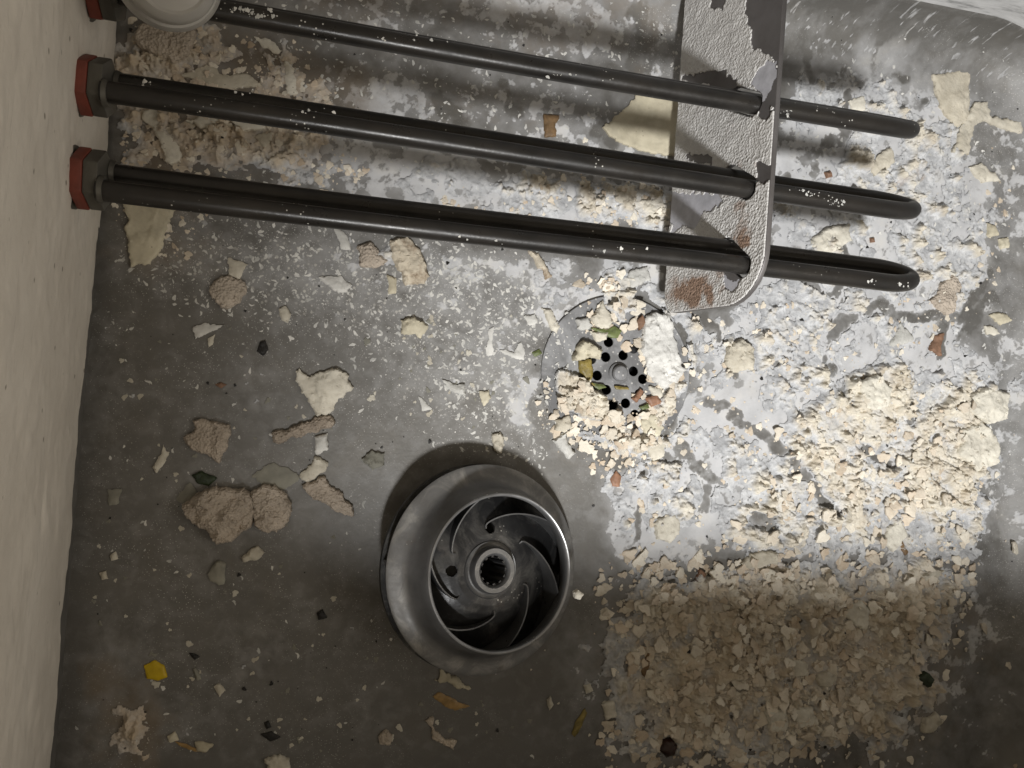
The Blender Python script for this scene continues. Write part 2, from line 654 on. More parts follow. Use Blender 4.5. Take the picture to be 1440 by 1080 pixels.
M['darkgreen'] = mat_plain('dark_green_leaf', (.020, .032, .012), .5, 260, .5, .6)
M['orange'] = mat_plain('orange_scrap', (.29, .155, .095), .55, 240, .35, .5)
M['rust'] = mat_plain('rusty_scrap', (.21, .12, .075), .7, 240, .4, .6)
M['brownchip'] = mat_plain('brown_scrap', (.17, .105, .05), .6, 240, .45, .6)
M['amber'] = mat_plain('amber_skin', (.30, .19, .07), .4, 240, .35, .4)
M['yellowbit'] = mat_plain('yellow_plastic', (.52, .36, .005), .5, 150, .15, .1)
M['tube'] = mat_metal('black_oxide_tube', (.013, .0125, .012), (.034, .030, .026), (.24, .46), .12, 30, .42, .2)
M['nut'] = mat_metal('grey_nut', (.07, .066, .057), (.13, .124, .108), (.4, .6), .4, 50)
M['gasket'] = mat_plain('red_rubber', (.17, .040, .026), .6, 120, .25, .15)
M['strainer'] = mat_strainer()
M['darkhole'] = mat_plain('drain_dark', (.03, .03, .03), .5, 100, .3, .1)
M['impeller'] = mat_metal('worn_impeller_steel', (.10, .10, .101), (.185, .185, .187), (.36, .56), .5, 55, .42, .22, .65)
M['impeller_bright'] = mat_metal('polished_rim_steel', (.22, .22, .22), (.42, .42, .42), (.25, .42), .7, 60, .2, .1)
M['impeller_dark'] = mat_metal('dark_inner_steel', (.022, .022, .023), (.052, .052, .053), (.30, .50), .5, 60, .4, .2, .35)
M['vane'] = mat_metal('thin_vane_steel', (.08, .08, .082), (.17, .17, .172), (.26, .40), .6, 60, .2, .1)
M['plate'] = mat_metal('bare_bracket_steel', (.12, .11, .105), (.19, .18, .18), (.4, .55), .4, 40, .2, .1)

# ---------------------------------------------------------------- basin floor (with its coved edges)
S0, S1, T0, T1 = -0.1145, 0.385, -0.235, 0.216       # basin inside, in its own axes
FR = 0.028                                            # cove radius
CR = 0.075                                            # corner radius of the basin
DRAIN = P(866, 525, 0)
DR = np.array([DRAIN.x, DRAIN.y])
HOLE_R = 0.0275


def edge_dist(s, t):
    """distance inside from the basin's wall line (only right, back and front are coved)"""
    cx, cy = (S1 + (-0.6)) / 2, (T0 + T1) / 2
    hx, hy = (S1 + 0.6) / 2 - CR, (T1 - T0) / 2 - CR
    qx, qy = np.abs(s - cx) - hx, np.abs(t - cy) - hy
    d = np.hypot(np.maximum(qx, 0), np.maximum(qy, 0)) + np.minimum(np.maximum(qx, qy), 0) - CR
    return -d


def cove_z(s, t):
    d = np.clip(edge_dist(s, t), 0, FR)
    return FR - np.sqrt(np.maximum(FR * FR - (FR - d) ** 2, 0))


STEP = 0.00045
ss = np.arange(S0 - 0.012, S1 + .002, STEP)
ts = np.arange(T0 - .002, T1 + .002, STEP)
GS, GT = np.meshgrid(ss, ts)
GX = E1[0] * GS + E2[0] * GT
GY = E1[1] * GS + E2[1] * GT
GZ = cove_z(GS, GT)
gpx, gpy = PROJ(GX, GY, np.zeros_like(GX))
wx = fbm(GX, GY, .014, 4, 300) * 12 + fbm(GX, GY, .035, 3, 305) * 30
wy = fbm(GX, GY, .014, 4, 320) * 12 + fbm(GX, GY, .035, 3, 325) * 30
film = sample(FILM, gpx + wx, gpy + wy)
vein = sample(VEINS, gpx + wx * .4, gpy + wy * .4)
vein = vein * sstep(-.7, .2, fbm(GX, GY, .02, 3, 350))
vein = np.clip(vein + .75 * fbm(GX, GY, .0045, 4, 355) * sstep(0, .35, vein), 0, 1)
grime_shade = sample(GRIME_SHADE, gpx + wx, gpy + wy)
crust = sample(CRUST, gpx + wx * .5, gpy + wy * .5)
nA = fbm(GX, GY, .022, 5, 400)
nB = fbm(GX, GY, .006, 4, 420)
film = film + nA * .20 + nB * .12
film = np.clip(film - vein * .8, 0, 1.1)
haze = film
fr = film * .9 + .34 * fbm(GX + wx * .00003, GY + wy * .00003, .0055, 5, 460, .68)
film = .75 * sstep(.38, .66, fr) + .35 * sstep(.58, .80, fr)
# dense small pocks and dribbles of scale on the back cove
ctop = sstep(.17, .20, GT) * sstep(.14, .18, GS)
dr_ = fbm((GS - GT * .45), GT * .55, .0019, 4, 611) * .5 + .5 - .10 * vnoise(GS / .012, GT / .012, 612)
film = np.maximum(film * (1 - ctop), ctop * sstep(.60, .84, dr_) * .5)
rdr = np.hypot(GX - DR[0], GY - DR[1])
specks = sample(paint([
    ([(170, 280), (500, 310), (780, 370), (780, 640), (640, 620), (520, 500), (330, 440), (170, 400)], .42, 30),  # real specks, made denser to brighten the lit mid floor
    ([(100, 380), (560, 430), (560, 1080), (90, 1080)], .12, 30),
    ([(1380, 100), (1440, 100), (1440, 900), (1390, 900)], .25, 14),
    ([(900, 20), (980, 20), (980, 130), (900, 120)], .4, 10),
]), gpx, gpy)

ins = edge_dist(GS, GT) > -.0013
keep = ins & (rdr > HOLE_R)
idx = -np.ones(GS.shape, np.int64)
idx[keep] = np.arange(keep.sum())


def grid_faces(idx):
    a, b, c, d = idx[:-1, :-1], idx[:-1, 1:], idx[1:, 1:], idx[1:, :-1]
    ok = (a >= 0) & (b >= 0) & (c >= 0) & (d >= 0)
    return np.stack([a[ok], b[ok], c[ok], d[ok]], 1)


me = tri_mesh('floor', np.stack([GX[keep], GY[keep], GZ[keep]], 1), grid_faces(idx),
              {'film': film[keep], 'haze': haze[keep], 'grime_shade': grime_shade[keep], 'specks': specks[keep]}, True)
fl = link('floor', me, M['floor'])
fl['kind'] = 'structure'

# ---------------------------------------------------------------- limescale crust lying on the floor
def plates(scale, seed, lo, hi, sharp, k=1.0, lev=4):
    """ragged overlapping plates: thresholds of a warped noise, one step on top of the other"""
    qx = GX + fbm(GX, GY, scale * .7, 3, seed + 5) * scale * .35
    qy = GY + fbm(GX, GY, scale * .7, 3, seed + 9) * scale * .35
    n = fbm(qx, qy, scale, 4, seed, .5)
    out = 0
    for j, thr in enumerate(np.linspace(lo, hi, lev)):
        out = out + sstep(thr, thr + sharp, n)
    return out * k / lev


hm = crust + nA * .30 + nB * .26 - vein * .9 - .50
cover = hm > 0
thick = np.clip(hm, 0, .8)
body = sstep(0, .05, thick)
rag = plates(.0075, 77, -.10, .55, .03, 1.0, 3)
rag2 = plates(.0042, 88, -.3, .7, .06)
rag3 = plates(.0140, 99, .0, .45, .025, 1.0, 2)
nC = fbm(GX, GY, .0024, 4, 440)
deep = sstep(.08, .42, thick)
hz = body * (.00030 + .0007 * thick + .0012 * rag2 * (.25 + .75 * deep) + deep * (.0046 * rag + .0034 * rag3 * sstep(.2, .5, thick)) + .00028 * np.clip(nC + .2, -.6, 2))
hz = np.maximum(hz, .0001)
# keep the strainer's perforated middle free
free = (rdr < .0215) & ~((gpx < 848) & (gpy > 530))
cover &= ~free & (edge_dist(GS, GT) > .012)
cover &= ~((rdr < .041) & (thick < .10))
lift = np.where(rdr < .041, .0016, 0)
idx = -np.ones(GS.shape, np.int64)
idx[cover] = np.arange(cover.sum())
CF = grid_faces(idx)
CZ = GZ + np.where(cover, hz, 0) + lift + .00015
CRUST_Z = np.where(cover, CZ, GZ)
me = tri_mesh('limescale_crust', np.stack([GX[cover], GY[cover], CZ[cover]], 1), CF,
              {'thick': np.clip(thick * .75 + deep * (rag * .45 + rag3 * .3) + rag2 * .15, 0, 1.4)[cover], 'grime_shade': grime_shade[cover]}, True)
cr = link('limescale_crust', me, M['crust'])
cr['kind'] = 'stuff'
cr['label'] = 'cracked cream and bluish white limescale crust on the basin floor'


def floor_z(x, y):
    s = x * E1[0] + y * E1[1]
    t = x * E2[0] + y * E2[1]
    i = np.clip(((t - ts[0]) / STEP).astype(int), 0, len(ts) - 1)
    j = np.clip(((s - ss[0]) / STEP).astype(int), 0, len(ss) - 1)
    return CRUST_Z[i, j]


# ---------------------------------------------------------------- walls


def wall_belt():
    """the right, back and front wall as one bent sheet standing on the cove"""
    pts = []
    zb = FR - .0002
    corners = [((S1 - CR, T1 - CR), 90, 0), ((S1 - CR, T0 + CR), 0, -90)]
    pts.append((S0 - .06, T1))
    for (cx, cy), a0, a1 in corners:
        for k in range(25):
            a = math.radians(a0 + (a1 - a0) * k / 24)
            pts.append((cx + CR * math.cos(a), cy + CR * math.sin(a)))
    pts.append((S0 - .06, T0))
    # resample
    dense = []
    for (x0, y0), (x1, y1) in zip(pts[:-1], pts[1:]):
        n = max(1, int(math.hypot(x1 - x0, y1 - y0) / .006))
        dense += [(x0 + (x1 - x0) * k / n, y0 + (y1 - y0) * k / n) for k in range(n)]
    dense.append(pts[-1])
    WT = .34
    th = .0015
    cx, cy = (S1 - .2) / 2, (T0 + T1) / 2
    bm = bmesh.new()
    nz = 12
    rows_in, rows_out = [], []
    for i, (s, t) in enumerate(dense):
        p0 = dense[max(0, i - 1)]
        p1 = dense[min(len(dense) - 1, i + 1)]
        tx, ty = p1[0] - p0[0], p1[1] - p0[1]
        L = math.hypot(tx, ty)
        nx, ny = -ty / L, tx / L
        if (cx - s) * nx + (cy - t) * ny > 0:
            nx, ny = -nx, -ny
        rows_in.append([bm.verts.new(W(s, t, zb + (WT - zb) * k / nz)) for k in range(nz + 1)])
        rows_out.append([bm.verts.new(W(s + nx * th, t + ny * th, zb + (WT - zb) * k / nz)) for k in range(nz + 1)])
    for R in (rows_in, rows_out):
        for a, b in zip(R[:-1], R[1:]):
            for k in range(nz):
                bm.faces.new((a[k], a[k + 1], b[k + 1], b[k]))
    for a, b, c, d in zip(rows_in[:-1], rows_in[1:], rows_out[1:], rows_out[:-1]):
        bm.faces.new((a[nz], b[nz], c[nz], d[nz]))
        bm.faces.new((a[0], d[0], c[0], b[0]))
    return bm_mesh('wall', bm, True, 60)


def mat_wall():
    m = MB('streaked_steel_wall')
    n = m.noise(60, 5, .6, stretch=(1, 1, 5))
    c = m.ramp(n, [(.34, (.24, .24, .24)), (.50, (.52, .52, .52)), (.7, (.62, .62, .62))])
    m.set('Base Color', c)
    m.set('Roughness', .7)
    m.set('Normal', m.bump(m.noise(250, 5, .6), .4, .0008))
    return m.m


M['wall'] = mat_wall()
wb = link('wall', wall_belt(), M['wall'])
tag(wb, 'pale streaked steel wall curving round the right corner of the basin', 'wall')

LEAN = .15


def left_s(z):
    return S0 + LEAN * z


lw = thing('wall', 'off white scale coated side wall carrying the red gasket fittings', 'wall', W(S0, 0, 0))
bm = bmesh.new()
q = [W(left_s(0), T0, -.001), W(left_s(0), T1, -.001), W(left_s(.34), T1, .34), W(left_s(.34), T0, .34)]
back = [p + Vector((-.003, 0, 0)) for p in q]
a = [bm.verts.new(p - W(S0, 0, 0)) for p in q]
b = [bm.verts.new(p - W(S0, 0, 0)) for p in back]
bm.faces.new(a)
bm.faces.new(b[::-1])
for i in range(4):
    j = (i + 1) % 4
    bm.faces.new((a[i], b[i], b[j], a[j]))
M['wall_steel'] = mat_plain('grey_wall_steel', (.17, .165, .155), .5, 60, .3, .2, .3)
link('panel', bm_mesh('panel', bm, False), M['wall_steel'], lw)

# the coat of scale on that wall, ragged along its foot
ct_ = np.arange(T0, T1, .0008)
cz_ = np.arange(0.0, .3, .0008)
CT2, CZ2 = np.meshgrid(ct_, cz_)
low = .0065 + .006 * sstep(.05, -.05, CT2) + .0035 * fbm(CT2, CT2 * 0, .06, 4, 500) + .0006 * fbm(CT2, CZ2, .006, 3, 510)
low = np.where(CT2 > .06, .0015, low)
cov = CZ2 > low
ch = .0007 + .0009 * fbm(CT2, CZ2, .045, 4, 520) + .0003 * fbm(CT2, CZ2, .012, 4, 530)
# a long blister and some scratches running along the wall
bl = np.exp(-((CZ2 - .072 - .03 * (CT2 + .02)) / .0022) ** 2) * sstep(-.065, -.05, CT2) * sstep(.012, -.002, CT2)
ch = ch - .0010 * bl
ch = np.clip(ch, .0003, .004) * sstep(0, .0018, CZ2 - low) + .0001
SX = S0 + LEAN * CZ2 + ch
CXw = E1[0] * SX + E2[0] * CT2
CYw = E1[1] * SX + E2[1] * CT2
idx = -np.ones(CT2.shape, np.int64)
idx[cov] = np.arange(cov.sum())
o0 = W(S0, 0, 0)
me = tri_mesh('scale_coating', np.stack([CXw[cov] - o0.x, CYw[cov] - o0.y, CZ2[cov]], 1), grid_faces(idx),
              {'edge': np.clip((CZ2 - low) / .02, 0, 1)[cov]}, True)


def mat_coat():
    m = MB('wall_scale_coat')
    n = m.noise(22, 6, .6)
    c = m.ramp(n, [(.3, (.61, .565, .50)), (.7, (.74, .695, .625))])
    st = m.noise(30, 5, .6, stretch=(1, 3, 16))
    c = m.mix(m.ramp(st, [(.58, 0.0), (.78, .45)]), c, (.34, .31, .27))
    v = m.voro(75)
    c = m.mix(m.ramp(v, [(.05, .8), (.09, 0.0)]), c, (.16, .13, .10))
    m.set('Base Color', c)
    m.set('Roughness', .75)
    m.set('Normal', m.bump(m.noise(180, 5, .6), .35, .0008))
    return m.m


link('scale_coating', me, mat_coat(), lw)

# ---------------------------------------------------------------- heating elements
TUBE_R = .0039
SEP = .0146


def sweep(path, r, binormal, n=20, cap=True):
    bm = bmesh.new()
    rings = []
    for i, p in enumerate(path):
        t = (path[min(i + 1, len(path) - 1)] - path[max(i - 1, 0)]).normalized()
        bn = binormal
        nn = t.cross(bn).normalized()
        rings.append([bm.verts.new(p + (nn * math.cos(2 * math.pi * k / n) + bn * math.sin(2 * math.pi * k / n)) * r) for k in range(n)])
    for a, b in zip(rings[:-1], rings[1:]):
        for k in range(n):
            j = (k + 1) % n
            bm.faces.new((a[k], b[k], b[j], a[j]))
    if cap:
        bm.faces.new(rings[0])
        bm.faces.new(rings[-1][::-1])
    return bm


def prism(profile, x0, x1, bevel=0.0):
    """profile in (y,z) pushed along x"""
    bm = bmesh.new()
    a = [bm.verts.new((x0, y, z)) for y, z in profile]
    b = [bm.verts.new((x1, y, z)) for y, z in profile]
    n = len(profile)
    bm.faces.new(a)
    bm.faces.new(b[::-1])
    for i in range(n):
        j = (i + 1) % n
        bm.faces.new((a[i], b[i], b[j], a[j]))
    if bevel:
        bmesh.ops.bevel(bm, geom=bm.edges[:], offset=bevel, segments=2, affect='EDGES', profile=.5)
    return bm


def heating_element(left, right, ztop, phi, label, hexrot):
    """left / right: picture places of the upper leg's axis ends"""
    A = P(left[0], left[1], ztop)
    B = P(right[0], right[1], ztop)
    d = (B - A)
    L = d.length
    ang = math.atan2(d.y, d.x)
    # local axes: x along the tube, y across, z up; origin midway between the legs at the wall end
    dy, dz = SEP * math.sin(phi), SEP * math.cos(phi)
    rot = Matrix.Rotation(ang, 4, 'Z')
    mid = A + rot @ Vector((0, dy / 2, -dz / 2))
    t = thing('heating_element', label, 'heating element', mid, (0, 0, ang), 'heating elements over the basin floor')
    up = Vector((0, -dy / 2, dz / 2))
    path = []
    wob = random.random() * 6
    N = 36
    BEND = 2.3                                         # the hairpin end is drawn out
    Ls = L - SEP / 2 * BEND - TUBE_R

    def sag(x):
        return Vector((0, .0005 * math.sin(wob + x * 14), .0004 * math.sin(2 * wob + x * 11)))
    for k in range(N + 1):
        x = Ls * k / N
        path.append(Vector((x, 0, 0)) + up + sag(x))
    for k in range(1, 22):
        a = math.pi * k / 22
        path.append(Vector((Ls + SEP / 2 * BEND * math.sin(a), 0, 0)) + up * math.cos(a) + sag(Ls))
    for k in range(N, -1, -1):
        x = Ls * k / N
        path.append(Vector((x, 0, 0)) - up + sag(x))
    bn = Vector((1, 0, 0)).cross(up).normalized()
    link('tube', bm_mesh('tube', sweep(path, TUBE_R, bn), True, 60), M['tube'], t)
    R = .0110
    hexp = [(R * math.sin(math.radians(60 * k) - phi), R * math.cos(math.radians(60 * k) - phi)) for k in range(6)]
    nut = link('hex_nut', bm_mesh('hex_nut', prism(hexp, -.0042, .0008, .0006), True, 30), M['nut'], t)
    gp = [(y * 1.03, z * 1.03) for y, z in hexp]
    link('gasket', bm_mesh('gasket', prism(gp, -.0086, -.0043, .0006), True, 30), M['gasket'], t)
    # the short neck reaching through the wall
    nk = bmesh.new()
    bmesh.ops.create_cone(nk, cap_ends=True, segments=24, radius1=.0115, radius2=.0115, depth=.014,
                          matrix=Matrix.Translation((-.0163, 0, 0)) @ Matrix.Rotation(math.pi / 2, 4, 'Y'))
    link('threaded_neck', bm_mesh('threaded_neck', nk, True, 40), M['nut'], t)
    # bead of weld round each leg where it leaves the nut
    for sg in (1, -1):
        w = bmesh.new()
        bmesh.ops.create_cone(w, cap_ends=True, segments=24, radius1=.0052, radius2=.0046, depth=.0016,
                              matrix=Matrix.Translation(up * sg + Vector((.0018, 0, 0))) @ Matrix.Rotation(math.pi / 2, 4, 'Y'))
        link('weld_collar', bm_mesh('weld_collar', w, True, 40), M['nut'], nut)
    return t


ZT = .070
EL = [
    heating_element((157, -10), (1302, 188), ZT, math.radians(27), 'black looped heating rod passing under the white plastic cup', .12),
    heating_element((143, 130), (1305, 301), ZT, math.radians(32), 'black looped heating rod running between the two other rods', .10),
    heating_element((137, 266), (1302, 405), ZT, math.radians(38), 'thickest looking black heating rod nearest the strainer', .30),
]

# ---------------------------------------------------------------- support bracket: an upright plate across the rods
ZB, ZT_ = .014, .083                                  # lower and upper edge of the strip, which leans a little
_p1, _p0 = P(1090, 200, ZT_), P(953, 200, ZB)
XT, XB = float(np.array(_p1) @ E1), float(np.array(_p0) @ E1)
SLOPE = (XT - XB) / (ZT_ - ZB)
XP = XB - SLOPE * ZB                                   # where its plane meets the floor


def on_plate(px, py):
    """where a picture place meets the bracket's plane -> (t, z)"""
    u = (px - 720) / FPX
    v = (py - 540) / FPX
    d = np.array([u * CT + ST, -v, u * ST - CT])
    k = (XP + SLOPE * H) / (d @ E1 - SLOPE * d[2])
    p = np.array([0, 0, H]) + d * k
    return float(p @ E2), float(p[2])


brk = thing('support_bracket', 'scale coated upright steel strip holding the three black rods', 'bracket', W(XP, 0, 0), (0, 0, ROT))
ztop, zbot = ZT_, ZB
tend = on_plate(1000, 434)[0]
rr = .022
outl = [(T1 - .004, zbot), (tend + .011, zbot), (tend + .006, zbot + .0006), (tend + .0025, zbot + .0026), (tend + .0006, zbot + .006), (tend, zbot + .010)]
for k in range(9):
    a = math.radians(180 - 90 * k / 8)
    outl.append((tend + rr + rr * math.cos(a), ztop - rr + rr * math.sin(a)))
outl.append((T1 - .004, ztop))
holes = []
hole_c = []
for e in EL:
    rotm = Matrix.Rotation(e.rotation_euler[2], 4, 'Z')
    loc = e.location
    ax = rotm @ Vector((1, 0, 0))
    k = (XP + SLOPE * loc.z - loc.dot(Vector(E1))) / ax.dot(Vector(E1))
    c = loc + ax * k
    tc, zc = c.dot(Vector(E2)), c.z
    # direction between the legs inside the plate
    up = [ch_ for ch_ in e.children if ch_.name.startswith('tube')][0]
    hole_c.append((tc, zc))
PHI = [27, 32, 38]
for (tc, zc), ph in zip(hole_c, PHI):
    ph = math.radians(ph)
    dy, dz = math.sin(ph), math.cos(ph)
    a1 = np.array([-dy, dz])
    hw = TUBE_R + .0012
    lp = []
    for k in range(17):
        a = math.pi * k / 16
        lp.append(np.array([tc, zc]) + a1 * (SEP / 2 + hw * math.sin(a)) + np.array([dz, dy]) * hw * math.cos(a))
    for k in range(17):
        a = math.pi + math.pi * k / 16
        lp.append(np.array([tc, zc]) + a1 * (-SEP / 2 + hw * math.sin(a)) + np.array([dz, dy]) * hw * math.cos(a))
    holes.append([(float(q_[0]), float(q_[1])) for q_ in lp])
me = flat_with_holes('plate', [outl] + holes, .0016, .0002)
# curve lies in (x,y) = (t,z): turn it upright
me.transform(Matrix(((0, SLOPE, 1, 0), (1, 0, 0, 0), (0, 1, 0, 0), (0, 0, 0, 1))))
link('plate', me, M['plate'], brk)
# its coat of scale, on the face towards the wall fittings
bt = np.arange(tend + .0002, T1 - .005, .00042)
bz = np.arange(zbot + .0002, ztop - .0002, .00042)
BT, BZ = np.meshgrid(bt, bz)
inside = inpoly(BT, BZ, outl)
for hp in holes:
    inside &= ~inpoly(BT, BZ, hp)
BX = XP + SLOPE * BZ
bpx, bpy_ = PROJ(E1[0] * BX + E2[0] * BT, E1[1] * BX + E2[1] * BT, BZ)
wob1 = fbm(BT, BZ, .008, 4, 700) * 8
wob2 = fbm(BT, BZ, .008, 4, 720) * 8
bare = np.zeros(BT.shape, bool)
for pl in ([(1050, -60), (1052, 30), (1064, 70), (1088, 78), (1098, 92), (1130, 90), (1130, -60)],
           [(1085, 88), (1062, 112), (1072, 128), (1068, 160), (1084, 168), (1100, 130), (1100, 88)],
           [(950, 278), (1012, 272), (1018, 286), (992, 300), (978, 322), (940, 330)],
           [(1016, 376), (1044, 380), (1040, 402), (1030, 410), (1018, 400)],
           [(968, 105), (1000, 98), (1030, 100), (1040, 122), (980, 122)],  # this and the next: coat left off, darker plate shows
           [(975, 222), (990, 214), (1005, 220), (1004, 232), (975, 232)],
           [(1064, 236), (1088, 238), (1086, 262), (1066, 262)],
           [(990, -40), (1030, -40), (1026, 18), (1012, 22), (1000, 10)]):
    bare |= inpoly(bpx + wob1, bpy_ + wob2, pl)
cv = inside & ~bare
gran = fbm(BT, BZ, .0016, 3, 740)
hc = .00045 + .00010 * gran + .00016 * fbm(BT, BZ, .006, 3, 760)
# thin towards ragged edges
rust = np.exp(-(((bpx - 982) / 40) ** 2 + ((bpy_ - 410) / 27) ** 2)) * 1.25 + .75 * np.exp(-(((bpx - 1050) / 22) ** 2 + ((bpy_ - 325) / 34) ** 2)) + .25 * np.exp(-(((bpx - 1000) / 40) ** 2 + ((bpy_ - 270) / 40) ** 2))
rust = rust * (1 + .55 * fbm(BT, BZ, .0045, 4, 780)) + .35 * np.clip(fbm(BT, BZ, .010, 4, 790) - .25, 0, 1)
for hp_ in hole_c:
    hd_ = np.hypot(BT - hp_[0], BZ - hp_[1])
    rust = rust + .4 * sstep(.0155, .011, hd_) * sstep(-.1, .5, fbm(BT, BZ, .004, 3, 795))
idx = -np.ones(BT.shape, np.int64)
idx[cv] = np.arange(cv.sum())
cxx = -.0010 - np.clip(hc, .0001, .002)
cxx = cxx + SLOPE * BZ
top = np.stack([cxx[cv], BT[cv], BZ[cv]], 1)
F1 = grid_faces(idx)
# skirt so that the coat has an edge
cnt = {}
e_all = np.concatenate([F1[:, [0, 1]], F1[:, [1, 2]], F1[:, [2, 3]], F1[:, [3, 0]]])
key = np.sort(e_all, 1)
uq, inv, ct = np.unique(key, axis=0, return_inverse=True, return_counts=True)
bedge = e_all[ct[inv.ravel()] == 1]
base = top.copy()
base[:, 0] = -.0009 + SLOPE * base[:, 2]
F2 = np.stack([bedge[:, 1], bedge[:, 0], bedge[:, 0] + len(top), bedge[:, 1] + len(top)], 1)
me = tri_mesh('scale_coating', np.concatenate([top, base]), np.concatenate([F1, F2]), {'rust': np.concatenate([rust[cv]] * 2)}, True)


def mat_bracket_coat():
    m = MB('bracket_scale_coat')
    n = m.noise(120, 6, .65)
    c = m.ramp(n, [(.3, (.60, .585, .57)), (.7, (.74, .73, .71))])
    r = m.math('ADD', m.attr('rust'), m.math('MULTIPLY', m.math('SUBTRACT', m.noise(260, 5, .7), .5), .8))
    c = m.mix(m.ramp(r, [(.42, 0.0), (.8, .55), (1.2, .85)]), c, (.26, .14, .075))
    m.set('Base Color', c)
    m.set('Roughness', .85)
    m.set('Normal', m.bump(m.math('ADD', m.voro(900), m.noise(500, 4, .6)), .7, .0007))
    return m.m


link('scale_coating', me, mat_bracket_coat(), brk)
# a thin lavender grey skin left where the coat has flaked off
film_mat = mat_plain('lavender_film', (.50, .50, .54), .7, 150, .2, .3)
for pl in ([(950, 274), (1016, 268), (1022, 290), (995, 304), (980, 326), (938, 334)],
           [(1085, 86), (1060, 112), (1070, 128), (1066, 140), (1080, 140), (1100, 110), (1100, 86)],
           [(1014, 390), (1046, 392), (1042, 404), (1030, 412), (1016, 402)]):
    tv = inpoly(bpx + wob1, bpy_ + wob2, pl) & inside
    if tv.sum() < 20:
        continue
    idx = -np.ones(BT.shape, np.int64)
    idx[tv] = np.arange(tv.sum())
    me = tri_mesh('thin_film', np.stack([-.00110 + SLOPE * BZ[tv], BT[tv], BZ[tv]], 1), grid_faces(idx), None, True)
    link('thin_film', me, film_mat, brk)

# ---------------------------------------------------------------- impeller
ITILT = math.radians(15)
IROLL = math.radians(-6)
imp = thing('pump_impeller', 'dark round metal pump impeller with curved vanes lying on bare floor', 'impeller')
bp = .0030
# back plate: a shallow cone rising to the hub, pierced by the balance holes
def cone_z(r):
    return float(np.interp(r, [.0125, .016, .020, .026, .033, .040, .0478], [.0060, .0056, .0046, .0022, -.0012, -.0042, -.0056]))


bal = [(.0185 * math.cos(math.radians(a_)), .0185 * math.sin(math.radians(a_))) for a_ in (86, 176)]
bm = bmesh.new()
NR, NA = 70, 260
gv = {}
rs_l = np.linspace(.0124, .0478, NR)
for L_ in (0, 1):
    for i, r in enumerate(rs_l):
        for j in range(NA):
            a_ = 2 * math.pi * j / NA
            gv[L_, i, j] = bm.verts.new((r * math.cos(a_), r * math.sin(a_), cone_z(r) - .0022 * L_))


def in_bal(i, j):
    r = (rs_l[i] + rs_l[i + 1]) / 2
    a_ = 2 * math.pi * (j + .5) / NA
    return any(math.hypot(r * math.cos(a_) - x_, r * math.sin(a_) - y_) < .0025 for x_, y_ in bal)


open_ = {(i, j) for i in range(NR - 1) for j in range(NA) if in_bal(i, j)}
for i in range(NR - 1):
    for j in range(NA):
        if (i, j) in open_:
            continue
        k = (j + 1) % NA
        for L_ in (0, 1):
            bm.faces.new((gv[L_, i, j], gv[L_, i + 1, j], gv[L_, i + 1, k], gv[L_, i, k]))
        for (di, dj), (p_, q_) in (((-1, 0), ((i, j), (i, k))), ((1, 0), ((i + 1, j), (i + 1, k))), ((0, -1), ((i, j), (i + 1, j))), ((0, 1), ((i, k), (i + 1, k)))):
            nb = (i + di, (j + dj) % NA)
            if nb in open_ or nb[0] == NR - 1:
                bm.faces.new((gv[0, p_[0], p_[1]], gv[0, q_[0], q_[1]], gv[1, q_[0], q_[1]], gv[1, p_[0], p_[1]]))
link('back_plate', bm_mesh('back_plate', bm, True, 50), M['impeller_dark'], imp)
prof = [(.0472, -.0004), (.0474, .0008), (.0464, .0015), (.0440, .0021), (.0418, .0028), (.0400, .0037), (.0385, .0052), (.0371, .0080),
        (.0360, .0120), (.0352, .0160), (.0348, .0172), (.0344, .0179), (.0337, .0180), (.0333, .0176), (.0331, .0165), (.0338, .0130), (.0352, .0080), (.0370, .0046), (.0396, .0022), (.0430, .0008), (.0455, -.0004)]
link('front_shroud', bm_mesh('front_shroud', lathe(prof, 128, True), True, 50), M['impeller'], imp)
rim = [(.0344, .01805), (.0346, .0184), (.0341, .0188), (.0336, .0186), (.0333, .0180)]
link('eye_rim', bm_mesh('eye_rim', lathe(rim, 128, True), True, 60), M['impeller_bright'], imp)
hub = [(.0066, -.0170), (.0130, -.0170), (.0130, -.0078), (.0130, .0060), (.0126, .0066), (.0120, .0062), (.0112, .0060), (.0106, .0064), (.0104, .0100),
       (.0098, .0108), (.0078, .0108), (.0069, .0100), (.0066, .0090)]
link('hub', bm_mesh('hub', lathe(hub, 64, True), True, 35), M['impeller'], imp)
# splines in the bore
bm = bmesh.new()
for k in range(12):
    a_ = 2 * math.pi * k / 12
    mtx = Matrix.Rotation(a_, 4, 'Z') @ Matrix.Translation((.0064, 0, .001)) @ Matrix.Diagonal((.0012, .0012, .016, 1))
    bmesh.ops.create_cube(bm, size=1, matrix=mtx)
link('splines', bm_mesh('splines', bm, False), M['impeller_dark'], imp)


def shroud_under(r):
    pts = [(.0338, .0130), (.0352, .0080), (.0370, .0046), (.0396, .0022), (.0430, .0008), (.0455, -.0004), (.048, -.0008)]
    return float(np.interp(r, [p[0] for p in pts], [p[1] for p in pts]))


